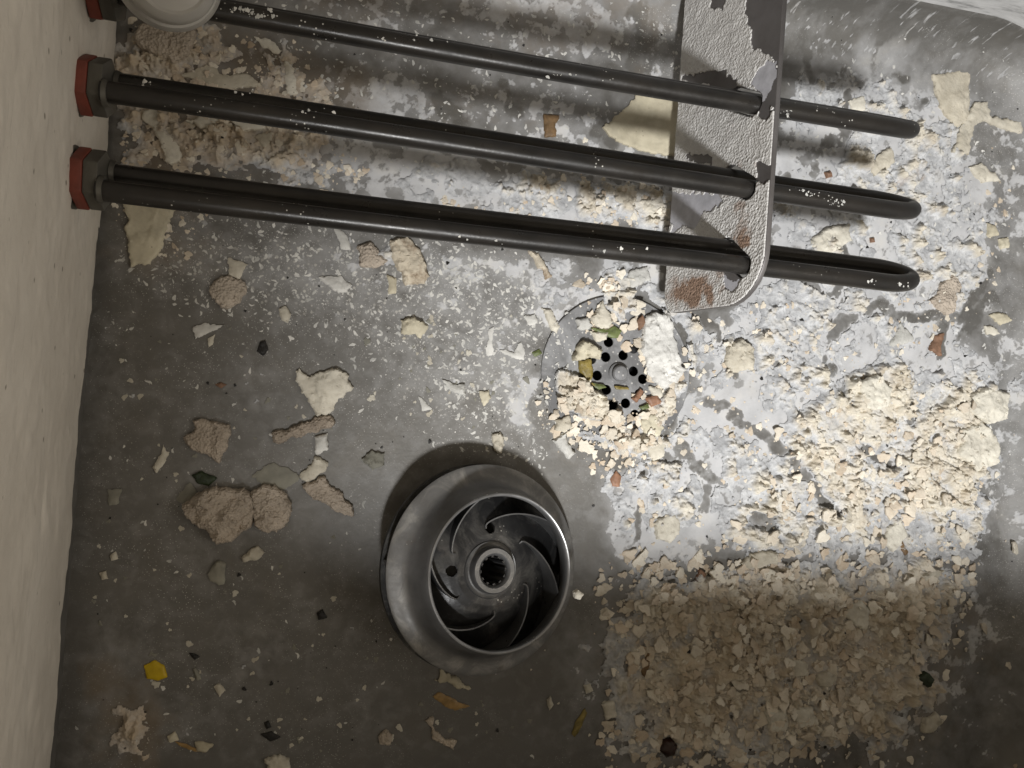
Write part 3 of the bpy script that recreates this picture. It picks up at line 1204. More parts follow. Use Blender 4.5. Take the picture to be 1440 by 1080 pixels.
def vane(a0):
    bm = bmesh.new()
    n = 40
    cols = []
    for k in range(n + 1):
        f = k / n
        r = .0185 + (.0468 - .0185) * f ** 1.05
        a = a0 - math.radians(118) * f ** .85
        if f < .12:
            a = a - math.radians(10) * (1 - f / .12) ** 2 * 1.5
        ztop_ = shroud_under(r) - .0001 if r > .0340 else cone_z(r) + .0006 + .0135 * ((r - .0185) / .0155) ** 1.2
        cols.append((r, a, ztop_, cone_z(r) - .0008))
    th = .0003
    L, R_ = [], []
    for i, (r, a, z, zl) in enumerate(cols):
        p = Vector((r * math.cos(a), r * math.sin(a), 0))
        i0, i1 = max(0, i - 1), min(n, i + 1)
        q0 = Vector((cols[i0][0] * math.cos(cols[i0][1]), cols[i0][0] * math.sin(cols[i0][1]), 0))
        q1 = Vector((cols[i1][0] * math.cos(cols[i1][1]), cols[i1][0] * math.sin(cols[i1][1]), 0))
        t = (q1 - q0).normalized()
        nn = Vector((-t.y, t.x, 0)) * th
        L.append((bm.verts.new(p + nn + Vector((0, 0, zl))), bm.verts.new(p + nn + Vector((0, 0, z)))))
        R_.append((bm.verts.new(p - nn + Vector((0, 0, zl))), bm.verts.new(p - nn + Vector((0, 0, z)))))
    for i in range(n):
        bm.faces.new((L[i][0], L[i + 1][0], L[i + 1][1], L[i][1]))
        bm.faces.new((R_[i][0], R_[i][1], R_[i + 1][1], R_[i + 1][0]))
        bm.faces.new((L[i][1], L[i + 1][1], R_[i + 1][1], R_[i][1]))
        bm.faces.new((L[i][0], R_[i][0], R_[i + 1][0], L[i + 1][0]))
    for i in (0, n):
        bm.faces.new((L[i][0], L[i][1], R_[i][1], R_[i][0]))
    return bm_mesh('vane', bm, True, 40)


for k in range(6):
    link('vane', vane(math.radians(48 + 60 * k)), M['vane'], imp)
# sit it down: rests on the back hub and on its right rim
Ry = Matrix.Rotation(ITILT, 4, 'Y') @ Matrix.Rotation(IROLL, 4, 'X')
lowest = min((Ry @ Vector((r * math.cos(a), r * math.sin(a), z))).z for r, z in ((.0478, -.0079), (.013, -.017)) for a in np.linspace(0, 2 * math.pi, 90))
cz0 = -lowest + .0003
imp.rotation_euler = (IROLL, ITILT, 0)
imp.location = P(682, 799, cz0)

# ---------------------------------------------------------------- drain strainer
dsn = thing('drain_strainer', 'round perforated steel drain strainer half buried in scale flakes', 'drain strainer', (DRAIN.x, DRAIN.y, 0))
hp_px = [(891, 490), (852, 502), (876.5, 499.5), (891, 522), (904, 533), (840, 528), (880, 567), (899, 554), (893, 583), (879, 592),
         (853, 548), (846, 553), (856, 481), (920, 520), (832, 505), (862, 570)]
hl = []
for hx_, hy_ in hp_px:
    p = P(hx_, hy_, .0016)
    hx2, hy2 = p.x - DRAIN.x, p.y - DRAIN.y
    if all(math.hypot(hx2 - q_[0], hy2 - q_[1]) > .0054 for q_ in hl) and math.hypot(hx2, hy2) < .0235:
        hl.append((hx2, hy2))
me = flat_with_holes('strainer_plate', [circle(0, 0, .0388, 128)] + [circle(x_, y_, .0027, 24) for x_, y_ in hl], .0010, .0002)
me.transform(Matrix.Translation((0, 0, .0008)))
link('strainer_plate', me, M['strainer'], dsn)
rimp = [(.0386, .0001), (.0391, .0002), (.0392, .0014), (.0388, .0017), (.0383, .0015)]
link('rim', bm_mesh('rim', lathe(rimp, 128, True), True, 60), M['strainer'], dsn)
wsh = [(.0, .0017), (.0052, .0017), (.0054, .0024), (.0050, .0028), (.0040, .0028), (.0040, .0048), (.0034, .0056), (.0018, .0060), (0, .0060)]
bo = link('bolt', bm_mesh('bolt', lathe(wsh, 40), True, 35), M['strainer'], dsn)
pbo = P(871, 525, .003)
bo.location = (pbo.x - DRAIN.x, pbo.y - DRAIN.y, 0)
cup = [(.0279, -.0004), (.0274, -.0006), (.0270, -.026), (.0, -.026)]
link('cup', bm_mesh('cup', lathe(cup, 64), True, 40), M['darkhole'], dsn)

# ---------------------------------------------------------------- white plastic cup over the first rod
cap = thing('plastic_cup', 'milky white rounded plastic cup above the wall end of the far rod', 'plastic cup', P(238, -34, .094))
cap.rotation_euler = (math.radians(24), math.radians(16), 0)


def mat_milky():
    m = MB('milky_plastic')
    n = m.noise(30, 4, .6)
    m.set('Base Color', m.ramp(n, [(.3, (.62, .60, .56)), (.7, (.74, .72, .68))]))
    m.set('Roughness', .35)
    m.set('Transmission Weight', .5)
    m.set('Subsurface Weight', .25)
    m.b.inputs['Subsurface Radius'].default_value = (.004, .004, .004)
    m.set('Normal', m.bump(m.noise(200, 3, .5), .1, .0005))
    return m.m


M['milky'] = mat_milky()
link('dome', bm_mesh('dome', lathe([(.0148, -.002), (.0150, .002), (.0146, .0055), (.0136, .008), (.0115, .0096), (.0105, .0090), (.006, .0100), (0, .0103), (0, -.0015)], 64), True, 40), M['milky'], cap)
link('collar', bm_mesh('collar', lathe([(.0, -.018), (.0165, -.018), (.0175, -.015), (.0175, -.006), (.0160, -.003), (.0120, -.0025), (0, -.0025)], 64), True, 40), M['milky'], cap)

# ---------------------------------------------------------------- flakes, one object each


def flake_mesh(name, poly_px, th, rough, seed, curl=0.0, zoff=0.0, jag=1.0, dome=.35):
    """a traced outline filled with fine triangles: broken edge, layered and pitted top, real thickness"""
    r = np.random.RandomState(seed)
    pts = [P(x, y, 0) for x, y in poly_px]
    pts = np.array([(p.x, p.y) for p in pts])
    c = pts.mean(0)
    out = []
    n = len(pts)
    for i in range(n):
        a, b = pts[i], pts[(i + 1) % n]
        k = max(2, int(np.hypot(*(b - a)) / .00055))
        for j in range(k):
            out.append(a + (b - a) * j / k)
    out = np.array(out)
    size = np.hypot(*(out - c).T).mean()
    amp = jag * min(1.15, size / .0048)
    sh = fbm(out[:, 0], out[:, 1], .0032, 5, 900 + seed % 50, .7)
    sh2 = fbm(out[:, 0], out[:, 1], .0075, 2, 880 + seed % 37)
    tn = np.roll(out, -1, 0) - np.roll(out, 1, 0)
    nn = np.stack([tn[:, 1], -tn[:, 0]], 1)
    nn = nn / (np.hypot(*nn.T)[:, None] + 1e-9)
    ring = out + nn * (amp * (.00085 * sh + .0006 * sh2))[:, None]
    N = len(ring)
    g = .00075
    lo, hi = ring.min(0), ring.max(0)
    qx, qy = np.meshgrid(np.arange(lo[0], hi[0], g), np.arange(lo[1], hi[1], g))
    qx = (qx + (r.rand(*qx.shape) - .5) * g * .6).ravel()
    qy = (qy + (r.rand(*qy.shape) - .5) * g * .6).ravel()
    k = inpoly(qx, qy, [tuple(p) for p in ring])
    q = np.stack([qx[k], qy[k]], 1)
    if len(q):
        dmin = np.sqrt(((q[:, None, :] - ring[None, :, :]) ** 2).sum(2)).min(1)
        q = q[dmin > .00028]
    allp = np.concatenate([ring, q]) if len(q) else ring
    res = delaunay_2d_cdt([Vector((float(p[0] - c[0]), float(p[1] - c[1]))) for p in allp], [(i, (i + 1) % N) for i in range(N)], [], 1, 1e-7)
    V2 = np.array([(v.x, v.y) for v in res[0]]) + c
    F = np.array([f for f in res[2] if len(f) == 3], np.int64)
    dist = np.sqrt(((V2[:, None, :] - ring[None, :, :]) ** 2).sum(2)).min(1)
    h = .62 + .38 * sstep(0, .0009, dist) + dome * sstep(0, max(.002, size * .9), dist)
    lay = fbm(V2[:, 0], V2[:, 1], .0065, 4, 700 + seed % 90)
    layer = (sstep(.05, .13, lay) + sstep(.42, .50, lay)) * (.22 if th > .0013 else .12)
    nz = fbm(V2[:, 0], V2[:, 1], .0045, 4, 930 + seed % 70) * rough + fbm(V2[:, 0], V2[:, 1], .0014, 3, 960 + seed % 30) * rough * .45
    z = th * (h + layer * sstep(0, .0006, dist)) + nz * sstep(0, .001, dist)
    rr_ = np.hypot(V2[:, 0] - c[0], V2[:, 1] - c[1])
    if th > .004:
        z = z + .0016 * fbm(V2[:, 0], V2[:, 1], .009, 3, 640 + seed % 40) * sstep(0, .003, dist)
    z = np.maximum(z, .25 * th) + curl * (rr_ / .012) ** 2
    V = np.concatenate([np.stack([V2[:, 0] - c[0], V2[:, 1] - c[1], z], 1)])
    # the broken side, down to the floor
    e = np.concatenate([F[:, [0, 1]], F[:, [1, 2]], F[:, [2, 0]]])
    uq, inv, ct = np.unique(np.sort(e, 1), axis=0, return_inverse=True, return_counts=True)
    be = e[ct[inv.ravel()] == 1]
    B = V.copy()
    B[:, 2] = -.0015
    o_ = len(V)
    F = np.concatenate([F, np.stack([be[:, 1], be[:, 0], be[:, 0] + o_], 1), np.stack([be[:, 1], be[:, 0] + o_, be[:, 1] + o_], 1)])
    V = np.concatenate([V, B])
    used = np.unique(F)
    mp = -np.ones(len(V), np.int64)
    mp[used] = np.arange(len(used))
    V, F = V[used], mp[F]
    me = tri_mesh(name, V, F, {'tint': np.full(len(V), r.rand())}, True)
    me.set_sharp_from_angle(angle=math.radians(50))
    zb = float(np.median(floor_z(pts[:, 0], pts[:, 1])))
    inside_drain = math.hypot(c[0] - DR[0], c[1] - DR[1]) < .041
    zb = max(zb, .0016 if inside_drain else 0)
    return me, Vector((c[0], c[1], zb + zoff))


GF = 'limescale flakes lying about the basin'
FLAKES = [
    # outline, thickness mm, roughness mm, material, name, category, label
    ([(197, 43), (233, 38), (277, 50), (267, 80), (247, 93), (213, 82), (193, 67)], 3, .5, 'tan', 'scale_flake', 'large dirty flake just below the white plastic cup'),
    ([(257, 108), (290, 92), (312, 105), (345, 105), (368, 122), (310, 124)], 1.2, .2, 'cream', 'scale_flake', 'pale flake peeking out above the middle rod near its nut'),
    ([(357, 52), (377, 56), (398, 72), (390, 77), (370, 66)], 1, .1, 'cream', 'scale_flake', 'thin pale sliver between first and middle rod near cup'),
    ([(402, 90), (413, 99), (419, 133), (403, 133)], 1.2, .2, 'cream', 'scale_flake', 'upright pale sliver touching the upper edge of middle rod'),
    ([(263, 173), (297, 162), (310, 170), (302, 187), (283, 181)], 1.2, .15, 'cream', 'scale_flake', 'pointed pale flake just under the middle rod near its nut'),
    ([(200, 163), (213, 156), (230, 163), (227, 180), (243, 197), (258, 220), (257, 232), (240, 231), (228, 213), (220, 187), (203, 172)], 1.4, .15, 'cream', 'scale_flake', 'long narrow pale flake between the two nuts of lower rods'),
    ([(325, 167), (370, 175), (373, 183), (343, 188), (333, 181)], 1, .2, 'cream', 'scale_flake', 'flat pale flake half hidden by the lower edge of middle rod'),
    ([(355, 192), (383, 186), (385, 200), (373, 213), (362, 198)], 1, .2, 'cream', 'scale_flake', 'triangular pale flake between middle and lowest rod on dirty crust'),
    ([(175, 286), (250, 290), (240, 307), (226, 345), (213, 374), (187, 374), (178, 330)], 1.3, .15, 'yellow', 'scale_flake', 'large smooth flake sticking out under the lowest rod by the wall'),
    ([(848, 180), (880, 152), (897, 133), (962, 140), (965, 222), (883, 209), (857, 192)], 1.2, .08, 'yellow', 'scale_flake', 'big smooth yellowish slab beneath rods left of the bracket'),
    ([(765, 163), (784, 165), (781, 193), (766, 193)], 1.6, .2, 'brownchip', 'wood_chip', 'small brown rectangular chip touching the middle rod'),
    ([(505, 348), (520, 340), (532, 355), (546, 367), (530, 378), (506, 374)], 2.4, .5, 'tan', 'scale_flake', 'buff pointed lump left of the brown stained flake cluster'),
    ([(546, 340), (572, 332), (588, 352), (606, 390), (595, 398), (570, 402), (556, 378)], 3, .8, 'brown', 'scale_flake', 'thick brown stained flake under the lowest rod'),
    ([(545, 388), (558, 392), (556, 412), (546, 414)], 1.4, .3, 'yellow', 'scale_flake', 'small yellowish tail flake below the brown stained flake'),
    ([(1310, 107), (1336, 104), (1360, 103), (1360, 167), (1343, 181), (1323, 160), (1313, 130)], 1.6, .2, 'cream', 'scale_flake', 'large cream plate with tapering foot in upper right corner'),
    ([(1370, 147), (1387, 145), (1390, 163), (1432, 171), (1432, 189), (1407, 181), (1383, 171), (1365, 181), (1360, 220), (1337, 214), (1345, 183)], 1.4, .2, 'cream', 'scale_flake', 'cream flake with a long arm pointing at the right wall'),
    ([(1192, 143), (1215, 135), (1215, 156), (1197, 156)], 1.2, .1, 'cream', 'scale_flake', 'little square cream flake above the tip of first rod'),
    ([(1221, 232), (1236, 218), (1251, 208), (1258, 230), (1227, 248)], 1.3, .2, 'cream', 'scale_flake', 'pinkish cream flake between the tips of first and middle rod'),
    ([(1137, 338), (1160, 320), (1190, 317), (1194, 338), (1174, 357), (1140, 357)], 2.2, .5, 'cream', 'scale_flake', 'lumpy cream flake just above the tip of lowest rod'),
    ([(295, 403), (313, 388), (340, 392), (346, 410), (337, 427), (320, 435), (300, 420)], 2.6, .5, 'tan', 'scale_flake', 'rounded porous tan flake below the lowest rod'),
    ([(320, 362), (350, 372), (337, 392), (322, 386)], 1.6, .4, 'cream', 'scale_flake', 'small knobbly flake touching the top of the rounded tan flake'),
    ([(273, 463), (290, 453), (317, 457), (291, 468), (275, 477)], 1.2, .1, 'white', 'scale_flake', 'white arrowhead flake alone on the bare dark floor'),
    ([(292, 475), (303, 470), (300, 485), (293, 490)], 1, .2, 'cream', 'scale_flake', 'tiny cream chip just below the white arrowhead flake'),
    ([(394, 436), (402, 431), (409, 442), (405, 455), (396, 450)], 1.8, .3, 'cream', 'scale_flake', 'small rounded cream pebble right of the porous tan flake'),
    ([(450, 391), (480, 391), (497, 402), (487, 413), (465, 406)], 1.3, .15, 'white', 'scale_flake', 'flat white flake left of the buff pointed lump'),
    ([(470, 322), (488, 330), (494, 352), (480, 350)], 1, .15, 'white', 'scale_flake', 'white sliver touching the underside of the lowest rod'),
    ([(415, 523), (421, 519), (433, 533), (455, 520), (475, 517), (490, 527), (498, 545), (487, 553), (475, 565), (462, 582), (447, 585), (435, 565), (420, 540)], 2.6, .4, 'cream', 'scale_flake', 'large cream flake with scalloped upper edge above the stick'),
    ([(383, 608), (420, 596), (463, 585), (471, 593), (470, 599), (430, 610), (393, 622), (385, 620)], 2.6, .3, 'tan', 'scale_stick', 'straight tan stick of scale below the scalloped cream flake'),
    ([(258, 615), (272, 605), (273, 593), (293, 590), (323, 598), (322, 627), (308, 648), (283, 638), (263, 628)], 3, .5, 'tan', 'scale_flake', 'squarish porous tan flake above the biggest lump'),
    ([(215, 657), (230, 625), (240, 635), (233, 653), (220, 665)], 1.2, .15, 'cream', 'scale_flake', 'slim leaning cream chip left of the squarish tan flake'),
    ([(355, 670), (377, 653), (407, 657), (420, 673), (400, 688), (370, 682)], .7, .08, 'grey', 'scale_flake', 'translucent greyish flake at upper right of the biggest lump'),
    ([(248, 702), (267, 680), (278, 693), (263, 711)], .7, .08, 'grey', 'scale_flake', 'translucent greyish chip at upper left of the biggest lump'),
    ([(152, 688), (173, 686), (168, 708), (154, 710)], .8, .08, 'grey', 'scale_flake', 'pale grey square chip near the left wall'),
    ([(258, 712), (270, 698), (287, 690), (305, 681), (330, 686), (345, 684), (356, 694), (362, 712), (357, 738), (340, 748), (325, 760), (305, 762), (290, 745), (275, 736)], 6, 1.1, 'tan', 'scale_lump', 'biggest tan lump of scale on the dark floor'),
    ([(352, 690), (372, 680), (388, 680), (405, 695), (411, 715), (405, 735), (390, 748), (368, 748), (356, 738)], 4.5, 1.0, 'tan', 'scale_lump', 'knobbly tan lump pressed against the right of biggest lump'),
    ([(423, 670), (443, 643), (462, 650), (457, 663), (433, 676)], 2, .3, 'cream', 'scale_flake', 'cream chip right of the translucent flake, upper of a pair'),
    ([(423, 682), (455, 668), (470, 685), (495, 712), (497, 725), (475, 722), (455, 706), (430, 696)], 2.6, .5, 'tan', 'scale_flake', 'tan flake trailing down towards the impeller, lower of a pair'),
    ([(443, 615), (460, 610), (463, 632), (445, 638)], 2, .5, 'white', 'scale_flake', 'white crumbly bit under the right end of the stick'),
    ([(562, 450), (577, 445), (602, 460), (592, 477), (580, 470), (565, 468)], 2.6, .6, 'yellow', 'scale_flake', 'yellowish cream crumb alone on the lit grey floor'),
    ([(742, 352), (757, 357), (775, 388), (767, 393)], 2.2, .3, 'brown', 'scale_flake', 'brown edged splinter under the lowest rod near strainer'),
    ([(760, 432), (773, 437), (785, 460), (782, 471), (770, 457)], 2, .4, 'cream', 'scale_flake', 'cream flake leaning on the strainer rim at upper left'),
    ([(735, 445), (752, 441), (757, 456), (742, 460)], 1.6, .4, 'white', 'scale_flake', 'round white crumb left of the strainer rim'),
    ([(623, 535), (638, 541), (653, 540), (656, 562), (637, 551)], 1.8, .4, 'white', 'scale_flake', 'white crooked flake above the impeller'),
    ([(672, 550), (687, 547), (690, 560), (680, 571)], 1.4, .2, 'yellow', 'scale_flake', 'rounded yellowish chip right of the crooked white flake'),
    ([(588, 557), (598, 564), (607, 575), (594, 577)], .8, .1, 'white', 'scale_flake', 'small white triangular chip above left of the impeller'),
    ([(703, 493), (722, 497), (733, 480), (738, 508), (725, 503)], 1, .2, 'white', 'scale_flake', 'white forked sliver on the lit floor left of strainer'),
    ([(686, 465), (694, 460), (692, 500), (684, 500)], .8, .2, 'white', 'scale_flake', 'narrow white chip between yellowish crumb and forked sliver'),
    ([(508, 645), (522, 633), (541, 637), (538, 655), (524, 663)], 2.4, .7, 'grey', 'scale_lump', 'greyish crumbly lump left of the impeller shadow'),
    ([(690, 608), (703, 606), (708, 618), (704, 636), (696, 634)], 2.2, .6, 'cream', 'scale_flake', 'cream crumb in the shadow right above the impeller'),
    ([(775, 619), (793, 610), (808, 637), (800, 644), (780, 628)], 2.6, .7, 'white', 'scale_lump', 'white crumbly lump between impeller and strainer'),
    ([(779, 590), (797, 586), (803, 600), (792, 608), (779, 604)], 2.6, .6, 'cream', 'scale_lump', 'cream lump on the lower left rim of the strainer'),
    ([(903, 443), (922, 440), (940, 440), (944, 470), (950, 492), (958, 520), (947, 537), (930, 548), (910, 527), (898, 493), (900, 473)], 3.4, .9, 'white', 'scale_flake', 'large white slab covering the right side of the strainer'),
    ([(803, 507), (808, 490), (817, 475), (843, 493), (840, 505)], 4.0, .3, 'yellow', 'scale_flake', 'thick yellowish wedge on the left side of the strainer'),
    ([(828, 448), (845, 424), (861, 453), (853, 463), (836, 458)], 2.6, .3, 'cream', 'scale_flake', 'peaked cream flake at the top of the strainer'),
    ([(808, 450), (825, 446), (830, 458), (824, 465), (809, 463)], 2, .3, 'white', 'scale_flake', 'small white flake left of the peaked one on strainer'),
    ([(827, 466), (852, 468), (850, 478), (838, 480)], 2.2, .4, 'cream', 'scale_flake', 'low cream flake under the green leaf on the strainer'),
    ([(897, 590), (917, 583), (929, 601), (920, 614), (903, 608)], 1.6, .2, 'yellow', 'scale_flake', 'yellowish flake at the lower right rim of the strainer'),
    ([(906, 630), (920, 617), (937, 617), (931, 640), (917, 649)], 1.6, .2, 'cream', 'scale_flake', 'fan shaped cream flake just below the strainer'),
    ([(910, 543), (926, 545), (932, 558), (918, 566)], 2, .3, 'cream', 'scale_flake', 'cream chip beside the orange scraps on the strainer'),
    ([(882, 385), (910, 374), (916, 397), (885, 406)], 1.8, .15, 'white', 'scale_flake', 'square white flake between lowest rod and strainer'),
    ([(1017, 510), (1020, 490), (1040, 478), (1057, 493), (1057, 521), (1025, 524)], 3.6, .5, 'cream', 'scale_flake', 'thick cream block with pointed top right of the strainer'),
    ([(1303, 423), (1337, 386), (1348, 400), (1340, 438), (1327, 443)], 1.8, .4, 'tan', 'scale_flake', 'pinkish tan flake right of the tip of lowest rod'),
    ([(1250, 485), (1265, 453), (1284, 477), (1272, 482)], 1.8, .1, 'white', 'scale_flake', 'smooth pale folded chip below the pinkish tan flake'),
    ([(1305, 492), (1312, 472), (1325, 470), (1322, 500)], 1.4, .4, 'rust', 'scale_flake', 'rusty brown chip right of the smooth folded chip'),
    ([(1390, 443), (1408, 439), (1421, 450), (1405, 459)], 1.4, .2, 'yellow', 'scale_flake', 'yellow flake beside the right wall'),
    ([(1383, 458), (1400, 462), (1405, 470), (1385, 471)], 1.4, .3, 'cream', 'scale_flake', 'cream flake just under the yellow one by the right wall'),
    ([(1403, 337), (1416, 334), (1418, 349), (1406, 351)], 1.6, .2, 'yellow', 'scale_flake', 'small yellow cube like chip by the right wall'),
    ([(1385, 314), (1398, 318), (1401, 331), (1387, 332)], 1.6, .3, 'yellow', 'scale_flake', 'yellowish chip just above the cube like chip'),
    ([(1362, 236), (1378, 231), (1398, 243), (1404, 255), (1380, 258)], 2, .4, 'cream', 'scale_flake', 'cream chip on the edge of the crust by the right wall'),
    ([(1352, 560), (1377, 546), (1414, 552), (1412, 590), (1384, 594), (1358, 580)], 3, .6, 'cream', 'scale_lump', 'cream chunk high on the right edge of the crust'),
    ([(1346, 605), (1372, 590), (1392, 612), (1394, 650), (1366, 662), (1342, 640)], 3, .6, 'cream', 'scale_lump', 'cream chunk below its like on the right edge of crust'),
    ([(1198, 540), (1222, 528), (1243, 546), (1236, 572), (1207, 577)], 2.4, .7, 'cream', 'scale_lump', 'cream lump amid the bluish crust right of the dark crack'),
    ([(918, 735), (935, 726), (948, 722), (957, 745), (940, 763), (922, 758)], 2, .3, 'cream', 'scale_flake', 'pale rounded flake at the light edge right of impeller'),
    ([(1037, 792), (1052, 777), (1090, 776), (1090, 792), (1050, 797)], 2.2, .3, 'cream', 'scale_flake', 'long cream flake lying along the edge of the shade'),
    ([(1245, 742), (1262, 730), (1272, 752), (1252, 776), (1238, 762)], 1.8, .2, 'cream', 'scale_flake', 'broad cream flake where the pile enters the shade'),
    ([(1190, 846), (1206, 842), (1218, 860), (1214, 884), (1196, 878), (1182, 862)], 2, .3, 'cream', 'scale_flake', 'broad buff flake in the middle of the shaded pile'),
    ([(1105, 930), (1120, 924), (1134, 932), (1132, 950), (1114, 953)], 2, .3, 'cream', 'scale_flake', 'rounded buff flake in the left of the shaded pile'),
    ([(1146, 948), (1160, 941), (1172, 948), (1164, 965), (1148, 962)], 2.4, .4, 'cream', 'scale_flake', 'buff flake right beside the rounded buff one'),
    ([(1073, 995), (1100, 990), (1102, 1026), (1078, 1028)], 2.2, .4, 'cream', 'scale_flake', 'large buff flake low on the left of the shaded pile'),
    ([(1108, 996), (1138, 990), (1144, 1014), (1118, 1024)], 2.2, .4, 'cream', 'scale_flake', 'buff flake right of the large low one in the pile'),
    ([(1298, 1012), (1314, 1001), (1325, 1012), (1310, 1030), (1295, 1028)], 2.2, .3, 'cream', 'scale_flake', 'pale flake at the lower right edge of the pile'),
    ([(1285, 806), (1305, 796), (1322, 800), (1310, 816), (1292, 822)], 2, .3, 'cream', 'scale_flake', 'pale flake at the upper right edge of the shaded pile'),
    ([(845, 990), (862, 984), (866, 1008), (850, 1012)], 1.8, .3, 'cream', 'scale_flake', 'buff chip on the left edge of the pile near the leaf'),
    ([(340, 783), (352, 775), (363, 768), (373, 777), (363, 785), (343, 790)], 2, .4, 'cream', 'scale_flake', 'bow tie shaped cream chip below the biggest lump'),
    ([(293, 807), (305, 788), (317, 790), (315, 820), (300, 817)], 1.6, .2, 'grey', 'scale_flake', 'dull upright chip on the dark floor below the biggest lump'),
    ([(156, 780), (163, 775), (167, 786), (157, 788)], 1.2, .2, 'cream', 'scale_crumb', 'small pale crumb near the left wall, upper of two'),
    ([(140, 805), (150, 802), (153, 814), (144, 815)], 1.2, .2, 'cream', 'scale_crumb', 'small pale crumb near the left wall, lower of two'),
    ([(270, 940), (276, 937), (284, 955), (277, 957)], 1, .1, 'grey', 'scale_flake', 'thin greyish chip right of the yellow bit'),
    ([(301, 965), (308, 960), (318, 970), (309, 980)], 1.2, .2, 'cream', 'scale_flake', 'small cream chip lower right of the yellow bit'),
    ([(237, 1035), (246, 1029), (252, 1040), (240, 1043)], 1.2, .2, 'yellow', 'scale_flake', 'tiny yellowish flake at left end of the curved skin'),
    ([(275, 1043), (284, 1041), (300, 1047), (291, 1056), (278, 1054)], 1.2, .2, 'yellow', 'scale_flake', 'yellowish flake at right end of the curved skin'),
    ([(372, 1066), (390, 1060), (408, 1066), (411, 1084), (376, 1086)], 2.2, .4, 'cream', 'scale_flake', 'rounded pale flake cut by the bottom edge of the picture'),
    ([(610, 955), (617, 956), (620, 940), (643, 950), (648, 958), (660, 967), (640, 966)], 1.6, .25, 'yellow', 'scale_flake', 'boat shaped cream flake directly below the impeller'),
    ([(597, 1013), (608, 1008), (613, 1027), (627, 1036), (640, 1042), (637, 1053), (613, 1041)], 1.6, .2, 'tan', 'scale_flake', 'bent buff strip of skin near the bottom edge'),
    ([(533, 1035), (543, 1026), (552, 1032), (547, 1046), (535, 1044)], 1.8, .5, 'tan', 'scale_lump', 'small tan lump left of the bent buff strip'),
    ([(768, 984), (774, 979), (778, 990), (772, 998)], 1.4, .3, 'cream', 'scale_crumb', 'lone cream crumb on the floor below right of the impeller'),
    ([(820, 963), (829, 960), (833, 970), (824, 974)], 1.6, .3, 'cream', 'scale_crumb', 'cream crumb just left of the shaded pile'),
]
fi = 0
for poly, th, rg, mt, nm, lab in FLAKES:
    fi += 1
    me, loc = flake_mesh(nm, poly, th * .001, rg * .0010, 1000 + fi * 7, curl=.0003 if th < 1.5 else 0.0, dome=.22)
    o = link(nm, me, M[mt])
    o.location = loc
    tag(o, lab, 'chip' if 'wood' in nm else ('lump' if 'lump' in nm else ('crumb' if 'crumb' in nm else ('stick' if 'stick' in nm else 'flake'))), GF)

